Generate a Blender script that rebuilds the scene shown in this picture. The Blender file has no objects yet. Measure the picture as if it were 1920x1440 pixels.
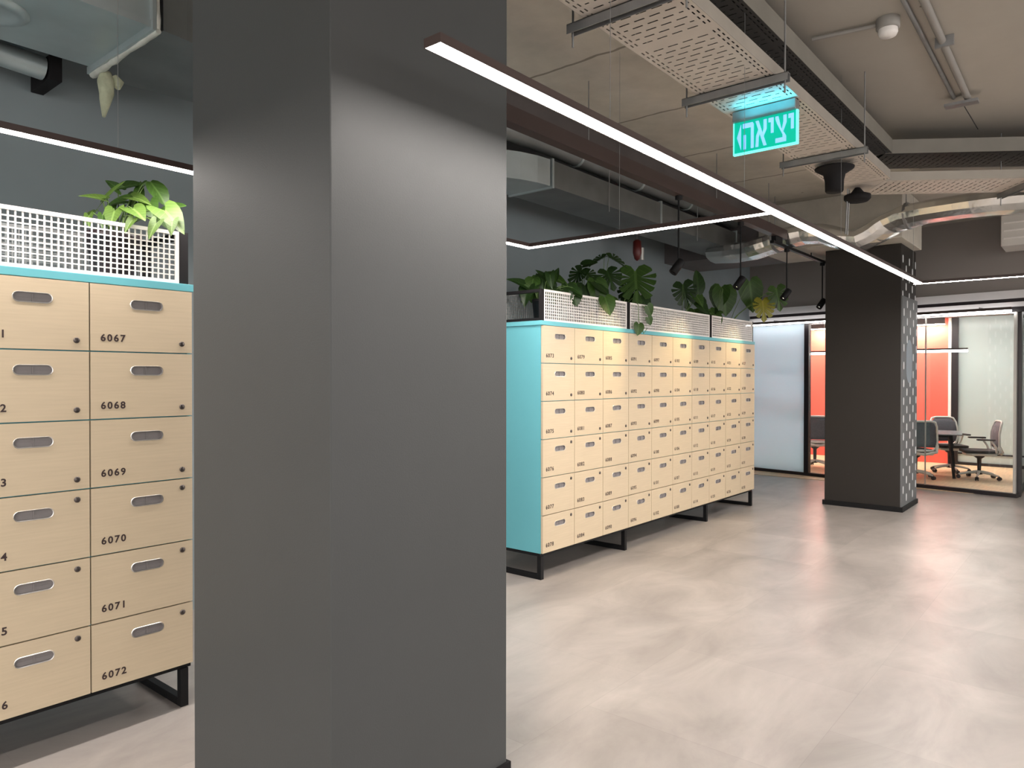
import bpy, bmesh, math, random
from mathutils import Vector, Matrix
from mathutils.geometry import tessellate_polygon

random.seed(7)
C = bpy.context.scene
COL = C.collection
V = Vector

# ------------------------------------------------------------------ camera, world, exposure
F_PX = 1357.0
cam_d = bpy.data.cameras.new('camera')
cam_d.sensor_width = 36.0
cam_d.lens = 36.0 * F_PX / 1920.0
cam_d.clip_start = 0.05
cam = bpy.data.objects.new('camera', cam_d)
COL.objects.link(cam)
yaw, pit, rol = math.radians(39.7), math.radians(-0.5), math.radians(0.05)
fw = V((math.cos(yaw)*math.cos(pit), math.sin(yaw)*math.cos(pit), math.sin(pit)))
rt = V((math.sin(yaw), -math.cos(yaw), 0))
up = rt.cross(fw)
rt, up = math.cos(rol)*rt + math.sin(rol)*up, -math.sin(rol)*rt + math.cos(rol)*up
m = Matrix((rt, up, -fw)).transposed().to_4x4()
m.translation = V((0, 0, 1.5))
cam.matrix_world = m
C.camera = cam

w = bpy.data.worlds.new('world'); C.world = w; w.use_nodes = True
w.node_tree.nodes['Background'].inputs[0].default_value = (1.0, 0.965, 0.93, 1)
w.node_tree.nodes['Background'].inputs[1].default_value = 1.85
C.view_settings.view_transform = 'Standard'
C.view_settings.look = 'None'
C.view_settings.gamma = 1
C.view_settings.use_curve_mapping = False
C.view_settings.exposure = 0.62
LED = 52.0            # radiance of the linear lamps

# ------------------------------------------------------------------ materials
def mat(name, col, rough=0.6, metal=0.0, emit=None, es=0.0, noise=0.0, nscale=6.0, bump=0.0, bscale=60.0, spec=0.5, stretch=(1, 1, 1), coat=0.0, col2=None, detail=4):
    m = bpy.data.materials.new(name); m.use_nodes = True
    nt = m.node_tree; b = nt.nodes['Principled BSDF']
    b.inputs['Base Color'].default_value = (*col, 1)
    b.inputs['Roughness'].default_value = rough
    b.inputs['Metallic'].default_value = metal
    b.inputs['Specular IOR Level'].default_value = spec
    b.inputs['Coat Weight'].default_value = coat
    if emit:
        b.inputs['Emission Color'].default_value = (*emit, 1)
        b.inputs['Emission Strength'].default_value = es
    if noise or bump:
        tc = nt.nodes.new('ShaderNodeTexCoord'); mp = nt.nodes.new('ShaderNodeMapping')
        mp.inputs['Scale'].default_value = stretch
        nt.links.new(tc.outputs['Object'], mp.inputs['Vector'])
    if noise:
        n = nt.nodes.new('ShaderNodeTexNoise'); n.inputs['Scale'].default_value = nscale; n.inputs['Detail'].default_value = detail
        nt.links.new(mp.outputs[0], n.inputs['Vector'])
        r = nt.nodes.new('ShaderNodeValToRGB')
        c2 = col2 or tuple(min(1, c*(1+noise)) for c in col)
        c1 = tuple(c*(1-noise) for c in col) if not col2 else col
        r.color_ramp.elements[0].position = 0.32; r.color_ramp.elements[1].position = 0.68
        r.color_ramp.elements[0].color = (*c1, 1); r.color_ramp.elements[1].color = (*c2, 1)
        nt.links.new(n.outputs['Fac'], r.inputs['Fac'])
        nt.links.new(r.outputs['Color'], b.inputs['Base Color'])
    if bump:
        n2 = nt.nodes.new('ShaderNodeTexNoise'); n2.inputs['Scale'].default_value = bscale
        nt.links.new(mp.outputs[0], n2.inputs['Vector'])
        bp = nt.nodes.new('ShaderNodeBump'); bp.inputs['Strength'].default_value = bump; bp.inputs['Distance'].default_value = 0.01
        nt.links.new(n2.outputs['Fac'], bp.inputs['Height'])
        nt.links.new(bp.outputs['Normal'], b.inputs['Normal'])
    return m

M = {}
M['birch'] = mat('birch_laminate', (0.56, 0.46, 0.325), 0.42, noise=0.035, nscale=5, stretch=(1, 1, 22), spec=0.35)
M['cyan'] = mat('turquoise_laminate', (0.135, 0.43, 0.49), 0.45, noise=0.02, nscale=3, spec=0.35)
M['black'] = mat('black_steel', (0.008, 0.008, 0.009), 0.5, noise=0.1, spec=0.2)
M['blackmatte'] = mat('black_matte', (0.010, 0.009, 0.010), 0.7, noise=0.1, spec=0.2)
M['charcoal'] = mat('charcoal_paint', (0.060, 0.063, 0.064), 0.55, noise=0.03, nscale=2, bump=0.05, bscale=180, spec=0.3)
M['charcoal2'] = mat('warm_charcoal_paint', (0.024, 0.0205, 0.018), 0.6, noise=0.03, nscale=2, spec=0.3)
M['pattern_grey'] = mat('grey_wallpaper', (0.13, 0.135, 0.14), 0.6, noise=0.03)
M['dash'] = mat('white_dash_print', (0.72, 0.73, 0.74), 0.6, noise=0.02)
M['dash2'] = mat('grey_blue_capsule', (0.26, 0.30, 0.34), 0.6, noise=0.02)
M['white'] = mat('white_powder_coat', (0.80, 0.76, 0.73), 0.45, noise=0.02)
M['plastic_white'] = mat('white_plastic', (0.62, 0.59, 0.55), 0.45, noise=0.02)
M['chrome'] = mat('brushed_nickel', (0.62, 0.60, 0.58), 0.28, metal=0.9, noise=0.05, nscale=60)
M['cup'] = mat('grey_handle_cup', (0.24, 0.22, 0.22), 0.55, noise=0.05)
M['lock'] = mat('dark_lock', (0.10, 0.085, 0.08), 0.35, metal=0.7, noise=0.1, nscale=80)
M['ink'] = mat('dark_brown_ink', (0.035, 0.018, 0.018), 0.6, noise=0.05)
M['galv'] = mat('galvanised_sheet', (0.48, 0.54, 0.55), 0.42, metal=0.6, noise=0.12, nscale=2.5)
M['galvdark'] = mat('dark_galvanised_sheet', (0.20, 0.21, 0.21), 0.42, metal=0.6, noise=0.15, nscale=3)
M['strut'] = mat('zinc_strut', (0.30, 0.30, 0.30), 0.45, metal=0.6, noise=0.1, nscale=10)
M['strutpaint'] = mat('grey_powder_coat', (0.22, 0.22, 0.22), 0.5, noise=0.05)
M['sealant'] = mat('dried_sealant', (0.52, 0.52, 0.47), 0.7, noise=0.1, nscale=20)
M['foam'] = mat('expanding_foam', (0.42, 0.43, 0.30), 0.8, noise=0.2, nscale=14, bump=0.5, bscale=40)
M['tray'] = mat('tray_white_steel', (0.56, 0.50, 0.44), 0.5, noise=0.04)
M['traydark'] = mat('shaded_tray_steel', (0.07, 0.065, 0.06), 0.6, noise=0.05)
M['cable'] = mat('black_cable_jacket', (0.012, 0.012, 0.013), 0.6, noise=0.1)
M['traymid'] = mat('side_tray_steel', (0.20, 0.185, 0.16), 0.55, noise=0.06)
M['trayshade'] = mat('shaded_flange_steel', (0.33, 0.30, 0.26), 0.55, noise=0.06)  # shade on the lower tray's sides is put into this darker colour
M['conduit'] = mat('grey_conduit', (0.27, 0.255, 0.235), 0.5, noise=0.05)
M['led'] = mat('led_diffuser', (1, 1, 1), 0.5, emit=(1.0, 0.925, 0.87), es=LED)
M['led_soft'] = mat('soft_led_diffuser', (1, 1, 1), 0.5, emit=(1.0, 0.95, 0.93), es=LED*0.17)
M['ledwash'] = mat('wall_wash_diffuser', (1, 1, 1), 0.5, emit=(1.0, 0.86, 0.74), es=LED*1.9)
M['led_room_fill'] = mat('room_fill_diffuser', (1, 1, 1), 0.5, emit=(1.0, 0.97, 0.93), es=LED*0.8)  # for the ceiling lamp added in the meeting room
M['ledhouse'] = mat('lamp_housing', (0.055, 0.035, 0.032), 0.45, noise=0.05)
M['grey_wall'] = mat('grey_blue_wall', (0.22, 0.255, 0.27), 0.8, noise=0.06, nscale=1.2)
M['mauve_wall'] = mat('mauve_grey_wall', (0.28, 0.25, 0.235), 0.8, noise=0.03, nscale=1.0)
M['soffit'] = mat('pale_bulkhead_board', (0.78, 0.76, 0.77), 0.7, noise=0.02)
M['frosted'] = mat('pale_blue_frosted_glass', (0.70, 0.85, 0.93), 0.5, noise=0.02, nscale=1)
_nt = M['frosted'].node_tree; _b = _nt.nodes['Principled BSDF']; _t = _nt.nodes.new('ShaderNodeBsdfTranslucent'); _t.inputs[0].default_value = (0.74, 0.90, 0.98, 1)
_m = _nt.nodes.new('ShaderNodeMixShader'); _m.inputs[0].default_value = 0.5; _nt.links.new(_b.outputs[0], _m.inputs[1]); _nt.links.new(_t.outputs[0], _m.inputs[2]); _nt.links.new(_m.outputs[0], _nt.nodes['Material Output'].inputs[0])
M['black_frame'] = mat('black_aluminium', (0.015, 0.010, 0.012), 0.4, noise=0.05)
M['alu'] = mat('satin_aluminium', (0.62, 0.60, 0.56), 0.35, metal=0.7, noise=0.03)
M['red_wall'] = mat('coral_red_wall', (0.74, 0.11, 0.075), 0.6, noise=0.04, nscale=2)
M['board'] = mat('grey_glass_board', (0.50, 0.58, 0.57), 0.2, noise=0.02, nscale=1)
M['wood_floor'] = mat('pale_oak_floor', (0.62, 0.44, 0.27), 0.45, noise=0.12, nscale=4, stretch=(1, 8, 1))
M['ceil_in'] = mat('meeting_ceiling', (0.30, 0.26, 0.25), 0.8, noise=0.03)
M['seatfab'] = mat('dark_brown_fabric', (0.035, 0.028, 0.028), 0.85, noise=0.15, nscale=60)
M['meshfab'] = mat('grey_mesh_fabric', (0.10, 0.095, 0.11), 0.8, noise=0.2, nscale=90)
M['chairframe'] = mat('light_grey_plastic', (0.58, 0.56, 0.52), 0.45, noise=0.02)
M['castor'] = mat('castor_black', (0.02, 0.015, 0.018), 0.4, noise=0.1)
M['tabletop'] = mat('dark_grey_tabletop', (0.16, 0.16, 0.17), 0.25, noise=0.04)
M['foil'] = mat('aluminium_foil_duct', (0.88, 0.89, 0.88), 0.22, metal=0.92, noise=0.06, nscale=5, bump=0.6, bscale=9)
M['potdark'] = mat('dark_plum_pot', (0.03, 0.018, 0.022), 0.5, noise=0.1)
M['potgrey'] = mat('grey_pot', (0.09, 0.09, 0.10), 0.6, noise=0.1)
M['soil'] = mat('potting_soil', (0.02, 0.014, 0.01), 0.95, noise=0.4, nscale=60)
M['stem'] = mat('plant_stem', (0.10, 0.17, 0.04), 0.6, noise=0.1)
M['red_plastic'] = mat('red_plastic', (0.11, 0.015, 0.012), 0.4, noise=0.1)
M['sign_green'] = mat('lit_green_acrylic', (0.0, 0.35, 0.22), 0.3, emit=(0.0, 0.42, 0.29), es=0.62)
M['sign_edge'] = mat('lit_acrylic_edge', (0.3, 0.9, 0.8), 0.3, emit=(0.10, 0.95, 0.80), es=0.9)
M['sign_blue'] = mat('lit_pale_blue_letters', (0.3, 0.5, 0.9), 0.3, emit=(0.20, 0.46, 0.95), es=0.72)
M['poster'] = mat('cyan_lit_screen', (0.1, 0.5, 0.7), 0.3, emit=(0.12, 0.60, 0.85), es=0.8)
M['bulb'] = mat('spot_lens', (1, 1, 1), 0.4, emit=(1.0, 0.86, 0.62), es=14)

def leaf_mat(name, base, vein, rough=0.38):
    m = bpy.data.materials.new(name); m.use_nodes = True; nt = m.node_tree; b = nt.nodes['Principled BSDF']
    N = nt.nodes.new; L = nt.links.new
    tc = N('ShaderNodeTexCoord'); sp = N('ShaderNodeSeparateXYZ'); L(tc.outputs['Object'], sp.inputs[0])
    ab = N('ShaderNodeMath'); ab.operation = 'ABSOLUTE'; L(sp.outputs['X'], ab.inputs[0])
    mr = N('ShaderNodeMath'); mr.operation = 'LESS_THAN'; mr.inputs[1].default_value = 0.035; L(ab.outputs[0], mr.inputs[0])
    # side veins run obliquely from the midrib
    k = N('ShaderNodeMath'); k.operation = 'MULTIPLY_ADD'; k.inputs[1].default_value = -0.9; L(ab.outputs[0], k.inputs[0]); L(sp.outputs['Y'], k.inputs[2])
    s = N('ShaderNodeMath'); s.operation = 'MULTIPLY'; s.inputs[1].default_value = 34; L(k.outputs[0], s.inputs[0])
    sn = N('ShaderNodeMath'); sn.operation = 'SINE'; L(s.outputs[0], sn.inputs[0])
    g = N('ShaderNodeMath'); g.operation = 'GREATER_THAN'; g.inputs[1].default_value = 0.9; L(sn.outputs[0], g.inputs[0])
    g2 = N('ShaderNodeMath'); g2.operation = 'MULTIPLY'; g2.inputs[1].default_value = 0.45; L(g.outputs[0], g2.inputs[0])
    mx = N('ShaderNodeMath'); mx.operation = 'MAXIMUM'; L(mr.outputs[0], mx.inputs[0]); L(g2.outputs[0], mx.inputs[1])
    nz = N('ShaderNodeTexNoise'); nz.inputs['Scale'].default_value = 5
    L(tc.outputs['Object'], nz.inputs['Vector'])
    c0 = N('ShaderNodeMixRGB'); c0.inputs[1].default_value = (*[q*0.75 for q in base], 1); c0.inputs[2].default_value = (*[q*1.25 for q in base], 1); L(nz.outputs['Fac'], c0.inputs[0])
    c1 = N('ShaderNodeMixRGB'); c1.inputs[2].default_value = (*vein, 1); L(mx.outputs[0], c1.inputs[0]); L(c0.outputs[0], c1.inputs[1])
    L(c1.outputs[0], b.inputs['Base Color']); b.inputs['Roughness'].default_value = rough
    b.inputs['Specular IOR Level'].default_value = 0.4
    tr = N('ShaderNodeBsdfTranslucent'); L(c1.outputs[0], tr.inputs[0]); ms = N('ShaderNodeMixShader'); ms.inputs[0].default_value = 0.25
    L(b.outputs[0], ms.inputs[1]); L(tr.outputs[0], ms.inputs[2]); L(ms.outputs[0], nt.nodes['Material Output'].inputs[0])
    return m
M['leaf_light'] = leaf_mat('light_green_leaf', (0.065, 0.12, 0.018), (0.13, 0.21, 0.05), 0.5)
M['leaf_dark'] = leaf_mat('dark_green_leaf', (0.015, 0.040, 0.008), (0.03, 0.07, 0.016))
M['leaf_mid'] = leaf_mat('mid_green_leaf', (0.034, 0.080, 0.012), (0.07, 0.14, 0.03))
M['leaf_yellow'] = leaf_mat('yellow_green_leaf', (0.20, 0.19, 0.015), (0.28, 0.26, 0.04))

def glass_mat(name, tint, r0=0.08):
    m = bpy.data.materials.new(name); m.use_nodes = True; nt = m.node_tree
    for n in list(nt.nodes):
        if n.type != 'OUTPUT_MATERIAL': nt.nodes.remove(n)
    N = nt.nodes.new; L = nt.links.new
    t = N('ShaderNodeBsdfTransparent'); t.inputs[0].default_value = (*tint, 1)
    g = N('ShaderNodeBsdfGlossy'); g.inputs['Roughness'].default_value = 0.02; g.inputs[0].default_value = (1, 1, 1, 1)
    fr = N('ShaderNodeFresnel'); fr.inputs[0].default_value = 1.45
    nz = N('ShaderNodeTexNoise'); nz.inputs['Scale'].default_value = 0.8
    ad = N('ShaderNodeMath'); ad.operation = 'MULTIPLY_ADD'; ad.inputs[1].default_value = 0.02; L(nz.outputs['Fac'], ad.inputs[0]); L(fr.outputs[0], ad.inputs[2])
    mx = N('ShaderNodeMixShader'); L(ad.outputs[0], mx.inputs[0]); L(t.outputs[0], mx.inputs[1]); L(g.outputs[0], mx.inputs[2])
    L(mx.outputs[0], nt.nodes['Material Output'].inputs[0])
    return m
M['glass'] = glass_mat('clear_glass', (0.95, 0.97, 0.96))

def floor_mat():
    m = bpy.data.materials.new('stone_look_floor_tiles'); m.use_nodes = True; nt = m.node_tree; b = nt.nodes['Principled BSDF']
    N = nt.nodes.new; L = nt.links.new
    tc = N('ShaderNodeTexCoord')
    br = N('ShaderNodeTexBrick'); br.offset = 0.5; br.squash = 1
    br.inputs['Scale'].default_value = 1.0; br.inputs['Brick Width'].default_value = 0.92; br.inputs['Row Height'].default_value = 0.92
    br.inputs['Mortar Size'].default_value = 0.0022; br.inputs['Mortar Smooth'].default_value = 0.3
    br.inputs['Color1'].default_value = (0.40, 0.40, 0.40, 1); br.inputs['Color2'].default_value = (0.60, 0.60, 0.60, 1); br.inputs['Mortar'].default_value = (0.36, 0.36, 0.36, 1)
    L(tc.outputs['Object'], br.inputs['Vector'])
    n1 = N('ShaderNodeTexNoise'); n1.inputs['Scale'].default_value = 1.7; n1.inputs['Detail'].default_value = 7; n1.inputs['Roughness'].default_value = 0.62; n1.inputs['Distortion'].default_value = 0.6
    mp = N('ShaderNodeMapping'); mp.inputs['Scale'].default_value = (0.7, 1.5, 1); mp.inputs['Rotation'].default_value = (0, 0, 0.5)
    L(tc.outputs['Object'], mp.inputs[0]); L(mp.outputs[0], n1.inputs['Vector'])
    # each tile samples its own patch of the pattern
    sc = N('ShaderNodeMixRGB'); sc.blend_type = 'ADD'; sc.inputs[0].default_value = 1.0
    r = N('ShaderNodeValToRGB'); r.color_ramp.elements[0].position = 0.3; r.color_ramp.elements[1].position = 0.72
    r.color_ramp.elements[0].color = (0.265, 0.24, 0.222, 1); r.color_ramp.elements[1].color = (0.44, 0.40, 0.37, 1)
    L(n1.outputs['Fac'], r.inputs[0])
    mx = N('ShaderNodeMixRGB'); mx.blend_type = 'OVERLAY'; mx.inputs[0].default_value = 0.42
    L(r.outputs[0], mx.inputs[1]); L(br.outputs['Color'], mx.inputs[2]); L(mx.outputs[0], b.inputs['Base Color'])
    n2 = N('ShaderNodeTexNoise'); n2.inputs['Scale'].default_value = 3.0; n2.inputs['Detail'].default_value = 6; L(tc.outputs['Object'], n2.inputs['Vector'])
    rr = N('ShaderNodeMapRange'); rr.inputs['To Min'].default_value = 0.26; rr.inputs['To Max'].default_value = 0.42; L(n2.outputs['Fac'], rr.inputs[0]); L(rr.outputs[0], b.inputs['Roughness'])
    b.inputs['Specular IOR Level'].default_value = 0.5
    bp = N('ShaderNodeBump'); bp.inputs['Strength'].default_value = 0.08; bp.inputs['Distance'].default_value = 0.004; L(n2.outputs['Fac'], bp.inputs['Height']); L(bp.outputs[0], b.inputs['Normal'])
    return m
M['floor'] = floor_mat()

def concrete_mat(name, c1, c2, joints=True):
    m = bpy.data.materials.new(name); m.use_nodes = True; nt = m.node_tree; b = nt.nodes['Principled BSDF']
    N = nt.nodes.new; L = nt.links.new
    tc = N('ShaderNodeTexCoord'); n = N('ShaderNodeTexNoise'); n.inputs['Scale'].default_value = 1.4; n.inputs['Detail'].default_value = 9; n.inputs['Roughness'].default_value = 0.65
    L(tc.outputs['Object'], n.inputs['Vector'])
    r = N('ShaderNodeValToRGB'); r.color_ramp.elements[0].position = 0.3; r.color_ramp.elements[1].position = 0.7
    r.color_ramp.elements[0].color = (*c1, 1); r.color_ramp.elements[1].color = (*c2, 1); L(n.outputs['Fac'], r.inputs[0])
    # pinholes and stains
    v = N('ShaderNodeTexVoronoi'); v.inputs['Scale'].default_value = 2.3; L(tc.outputs['Object'], v.inputs['Vector'])
    lt = N('ShaderNodeMath'); lt.operation = 'LESS_THAN'; lt.inputs[1].default_value = 0.028; L(v.outputs['Distance'], lt.inputs[0])
    sp = N('ShaderNodeSeparateXYZ'); L(tc.outputs['Object'], sp.inputs[0])
    nn = N('ShaderNodeTexNoise'); nn.inputs['Scale'].default_value = 5; L(tc.outputs['Object'], nn.inputs['Vector'])
    a = N('ShaderNodeMath'); a.operation = 'MULTIPLY_ADD'; a.inputs[1].default_value = 0.05; L(nn.outputs['Fac'], a.inputs[0]); L(sp.outputs['X'], a.inputs[2])
    dv = N('ShaderNodeMath'); dv.operation = 'DIVIDE'; dv.inputs[1].default_value = 1.148; 
    sb = N('ShaderNodeMath'); sb.operation = 'SUBTRACT'; sb.inputs[1].default_value = 3.93; L(a.outputs[0], sb.inputs[0]); L(sb.outputs[0], dv.inputs[0])
    fr = N('ShaderNodeMath'); fr.operation = 'PINGPONG'; fr.inputs[1].default_value = 0.5; L(dv.outputs[0], fr.inputs[0])
    jl = N('ShaderNodeMath'); jl.operation = 'LESS_THAN'; jl.inputs[1].default_value = 0.010 if joints else -1.0; L(fr.outputs[0], jl.inputs[0])
    mx = N('ShaderNodeMath'); mx.operation = 'MAXIMUM'; L(lt.outputs[0], mx.inputs[0]); L(jl.outputs[0], mx.inputs[1])
    ml = N('ShaderNodeMath'); ml.operation = 'MULTIPLY'; ml.inputs[1].default_value = 0.62; L(mx.outputs[0], ml.inputs[0])
    c = N('ShaderNodeMixRGB'); c.inputs[2].default_value = (0.06, 0.045, 0.03, 1); L(ml.outputs[0], c.inputs[0]); L(r.outputs[0], c.inputs[1])
    L(c.outputs[0], b.inputs['Base Color']); b.inputs['Roughness'].default_value = 0.85
    bp = N('ShaderNodeBump'); bp.inputs['Strength'].default_value = 0.25; bp.inputs['Distance'].default_value = 0.01; L(n.outputs['Fac'], bp.inputs['Height']); L(bp.outputs[0], b.inputs['Normal'])
    return m
M['concrete'] = concrete_mat('board_marked_concrete', (0.40, 0.37, 0.32), (0.60, 0.555, 0.48))
M['slab_paint'] = concrete_mat('painted_concrete', (0.37, 0.34, 0.295), (0.41, 0.38, 0.33), joints=False)
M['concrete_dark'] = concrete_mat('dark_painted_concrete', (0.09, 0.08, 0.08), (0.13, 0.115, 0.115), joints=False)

# ------------------------------------------------------------------ mesh helpers
class MB:
    def __init__(s): s.v = []; s.f = []; s.m = []; s.sm = []
    def add(s, vs, fs, mi=0, smooth=False):
        o = len(s.v); s.v += [tuple(v) for v in vs]
        for f in fs: s.f.append([i+o for i in f]); s.m.append(mi); s.sm.append(smooth)
        return s
    def box(s, a, b, mi=0, T=None):
        x0, y0, z0 = a; x1, y1, z1 = b
        vs = [V((x, y, z)) for z in (z0, z1) for y in (y0, y1) for x in (x0, x1)]
        if T is not None: vs = [T @ v for v in vs]
        return s.add(vs, [(0, 2, 3, 1), (4, 5, 7, 6), (0, 1, 5, 4), (2, 6, 7, 3), (0, 4, 6, 2), (1, 3, 7, 5)], mi)
    def prism(s, poly, z0, z1, mi=0, T=None):
        """polygon (list of (x, y), CCW) extruded in z"""
        n = len(poly)
        vs = [V((x, y, z0)) for x, y in poly] + [V((x, y, z1)) for x, y in poly]
        tri = tessellate_polygon([[V((x, y, 0)) for x, y in poly]])
        fs = [tuple(reversed(t)) for t in tri] + [tuple(i+n for i in t) for t in tri]
        fs += [(i, (i+1) % n, (i+1) % n+n, i+n) for i in range(n)]
        if T is not None: vs = [T @ v for v in vs]
        return s.add(vs, fs, mi)
    def tube(s, pts, r, n=8, mi=0, caps=True, smooth=True, flat=1.0, upv=None):
        pts = [V(p) for p in pts]; k = len(pts); rs = r if isinstance(r, (list, tuple)) else [r]*k
        rings = []; prev = None
        for i, p in enumerate(pts):
            d = (pts[min(i+1, k-1)] - pts[max(i-1, 0)]).normalized()
            if upv is not None: a = V(upv)
            elif prev is None: a = V((0, 0, 1)) if abs(d.z) < 0.9 else V((1, 0, 0))
            else: a = prev
            u = (a - d*a.dot(d)).normalized(); q = d.cross(u); prev = u
            rings.append([p + u*math.cos(2*math.pi*j/n)*rs[i]*flat + q*math.sin(2*math.pi*j/n)*rs[i] for j in range(n)])
        vs = [v for R_ in rings for v in R_]
        fs = [(i*n+j, i*n+(j+1) % n, (i+1)*n+(j+1) % n, (i+1)*n+j) for i in range(k-1) for j in range(n)]
        s.add(vs, fs, mi, smooth)
        if caps:
            s.add(rings[0], [tuple(range(n))[::-1]], mi); s.add(rings[-1], [tuple(range(n))], mi)
        return s
    def lathe(s, prof, c=(0, 0, 0), n=20, mi=0, T=None, smooth=True):
        vs = []
        for r, z in prof:
            for j in range(n):
                a = 2*math.pi*j/n; p = V((c[0]+r*math.cos(a), c[1]+r*math.sin(a), c[2]+z))
                vs.append(T @ p if T is not None else p)
        k = len(prof)
        fs = [(i*n+j, i*n+(j+1) % n, (i+1)*n+(j+1) % n, (i+1)*n+j) for i in range(k-1) for j in range(n)]
        s.add(vs, fs, mi, smooth)
        s.add(vs[:n], [tuple(range(n))[::-1]], mi); s.add(vs[-n:], [tuple(range(n))], mi)
        return s
    def mesh(s, name, mats, bevel=0):
        me = bpy.data.meshes.new(name); me.from_pydata(s.v, [], s.f)
        for i, p in enumerate(me.polygons): p.material_index = s.m[i]; p.use_smooth = s.sm[i]
        for q in (mats if isinstance(mats, (list, tuple)) else [mats]): me.materials.append(M[q] if isinstance(q, str) else q)
        me.update()
        bm = bmesh.new(); bm.from_mesh(me)
        bmesh.ops.recalc_face_normals(bm, faces=bm.faces) if s.closed else None
        bm.to_mesh(me); bm.free()
        return me
    closed = True
    def build(s, name, mats, parent=None, loc=None, bevel=0):
        o = bpy.data.objects.new(name, s.mesh(name, mats)); COL.objects.link(o)
        if parent is not None: o.parent = parent
        if loc is not None: o.location = loc
        if bevel:
            b = o.modifiers.new('bevel', 'BEVEL'); b.width = bevel; b.segments = 2; b.limit_method = 'ANGLE'
        return o

def tag(o, label=None, cat=None, group=None, kind=None):
    if label: o['label'] = label
    if cat: o['category'] = cat
    if group: o['group'] = group
    if kind: o['kind'] = kind
    return o
def thing(name, label, cat, loc=(0, 0, 0), rz=0, group=None):
    o = bpy.data.objects.new(name, None); COL.objects.link(o); o.location = loc; o.rotation_euler = (0, 0, rz)
    o.empty_display_size = 0.1
    return tag(o, label, cat, group)
def box(name, a, b, m, parent=None, bevel=0):
    return MB().box(a, b).build(name, m, parent, bevel=bevel)
def struct(o): o['kind'] = 'structure'; return o
def copy_tree(o, parent=None):
    c = o.copy(); COL.objects.link(c)
    if parent is not None: c.parent = parent
    for ch in list(o.children): copy_tree(ch, c)
    return c

# ------------------------------------------------------------------ setting
SLAB = 3.55
struct(box('floor', (-7, -8, -0.1), (11.0, 8, 0), 'floor'))
struct(box('floor', (11.0, -8, -0.1), (17, 8, -0.002), 'floor'))
c = MB(); c.box((-7, 1.55, SLAB), (8.45, 3.32, SLAB+0.2)); struct(c.build('ceiling', 'concrete'))
c = MB(); c.box((-7, -8, SLAB), (17, 1.55, SLAB+0.2)); c.box((8.45, 1.55, SLAB), (17, 3.32, SLAB+0.2)); struct(c.build('ceiling', 'slab_paint'))
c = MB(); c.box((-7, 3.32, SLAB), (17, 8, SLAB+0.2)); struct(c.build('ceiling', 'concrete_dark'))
struct(box('wall_back', (-7, 4.56, 0), (11.6, 4.72, SLAB), 'grey_wall'))
# downstand beam over the lockers, and the cross beam that sits on the far pillar
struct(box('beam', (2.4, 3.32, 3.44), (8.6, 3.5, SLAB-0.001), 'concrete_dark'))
struct(box('beam', (8.62, 1.74, 3.005), (9.64, 3.3, SLAB), 'concrete', bevel=0.008))
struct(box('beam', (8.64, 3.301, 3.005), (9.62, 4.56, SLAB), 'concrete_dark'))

# pillar in the foreground
P1 = (1.277, 1.743, 2.069, 2.558)
t = thing('pillar', 'wide dark grey square pillar standing in the foreground', 'pillar', (P1[0], P1[1], 0)); t['kind'] = 'structure'
box('shaft', (0, 0, 0), (P1[2]-P1[0], P1[3]-P1[1], SLAB), 'charcoal', t, bevel=0.004)
box('skirting', (-0.012, -0.012, 0), (P1[2]-P1[0]+0.012, P1[3]-P1[1]+0.012, 0.06), 'blackmatte', t)
# far pillar with dashed print on its near side
P2 = (8.985, 1.822, 9.765, 2.63)
t = thing('pillar', 'dark pillar with white dashed pattern on one side, before the meeting room', 'pillar', (P2[0], P2[1], 0)); t['kind'] = 'structure'
W2, D2 = P2[2]-P2[0], P2[3]-P2[1]
box('shaft', (0, 0, 0), (W2, D2, 3.003), 'charcoal2', t, bevel=0.004)
box('skirting', (-0.02, -0.03, 0), (W2+0.03, D2+0.02, 0.055), 'black', t)
box('printed_panel', (0.004, -0.014, 0.055), (W2+0.02, 0.0, 2.42), 'pattern_grey', t)
d = MB()
def capsule(w, h, n=6):
    p = []
    for k in range(n+1): a = math.pi*k/n; p.append((w/2*math.cos(a), h/2-w/2+w/2*math.sin(a)))
    for k in range(n+1): a = math.pi+math.pi*k/n; p.append((w/2*math.cos(a), -h/2+w/2+w/2*math.sin(a)))
    return p
Rx = Matrix.Rotation(math.pi/2, 4, 'X')
for ci in range(5):
    for ri in range(15):
        z = 0.14+0.2*ri+(0.0 if ci % 2 else 0.1)
        x = 0.08+ci*0.165
        if z > 2.93 or (x > 0.2 and x < 0.5 and 1.45 < z < 1.93): continue
        yy = -0.0145 if z+0.05 < 2.42 else -0.0005
        d.prism(capsule(0.046, 0.088), 0, 0.0015, T=Matrix.Translation((x, yy, z)) @ Rx)
d.build('dash_print', 'dash', t)
d = MB(); d.prism(capsule(0.30, 0.50, 12), 0, 0.002, T=Matrix.Translation((0.36, -0.0145, 1.69)) @ Rx); d.build('capsule_shape', 'dash2', t)  # flat grey-blue capsule on the panel

# bulkhead, meeting room front (slightly skewed to the pillars)
A0, A1 = V((11.56, 4.56, 0)), V((11.0, 0.93, 0))
wd = (A1-A0).normalized(); WL = (A1-A0).length; wn = V((-wd.y, wd.x, 0))
if wn.x > 0: wn = -wn                      # wn points to the camera side
TW = Matrix((V((wd.x, wd.y, 0)), V((-wn.x, -wn.y, 0)), V((0, 0, 1)))).transposed().to_4x4(); TW.translation = A0
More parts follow.
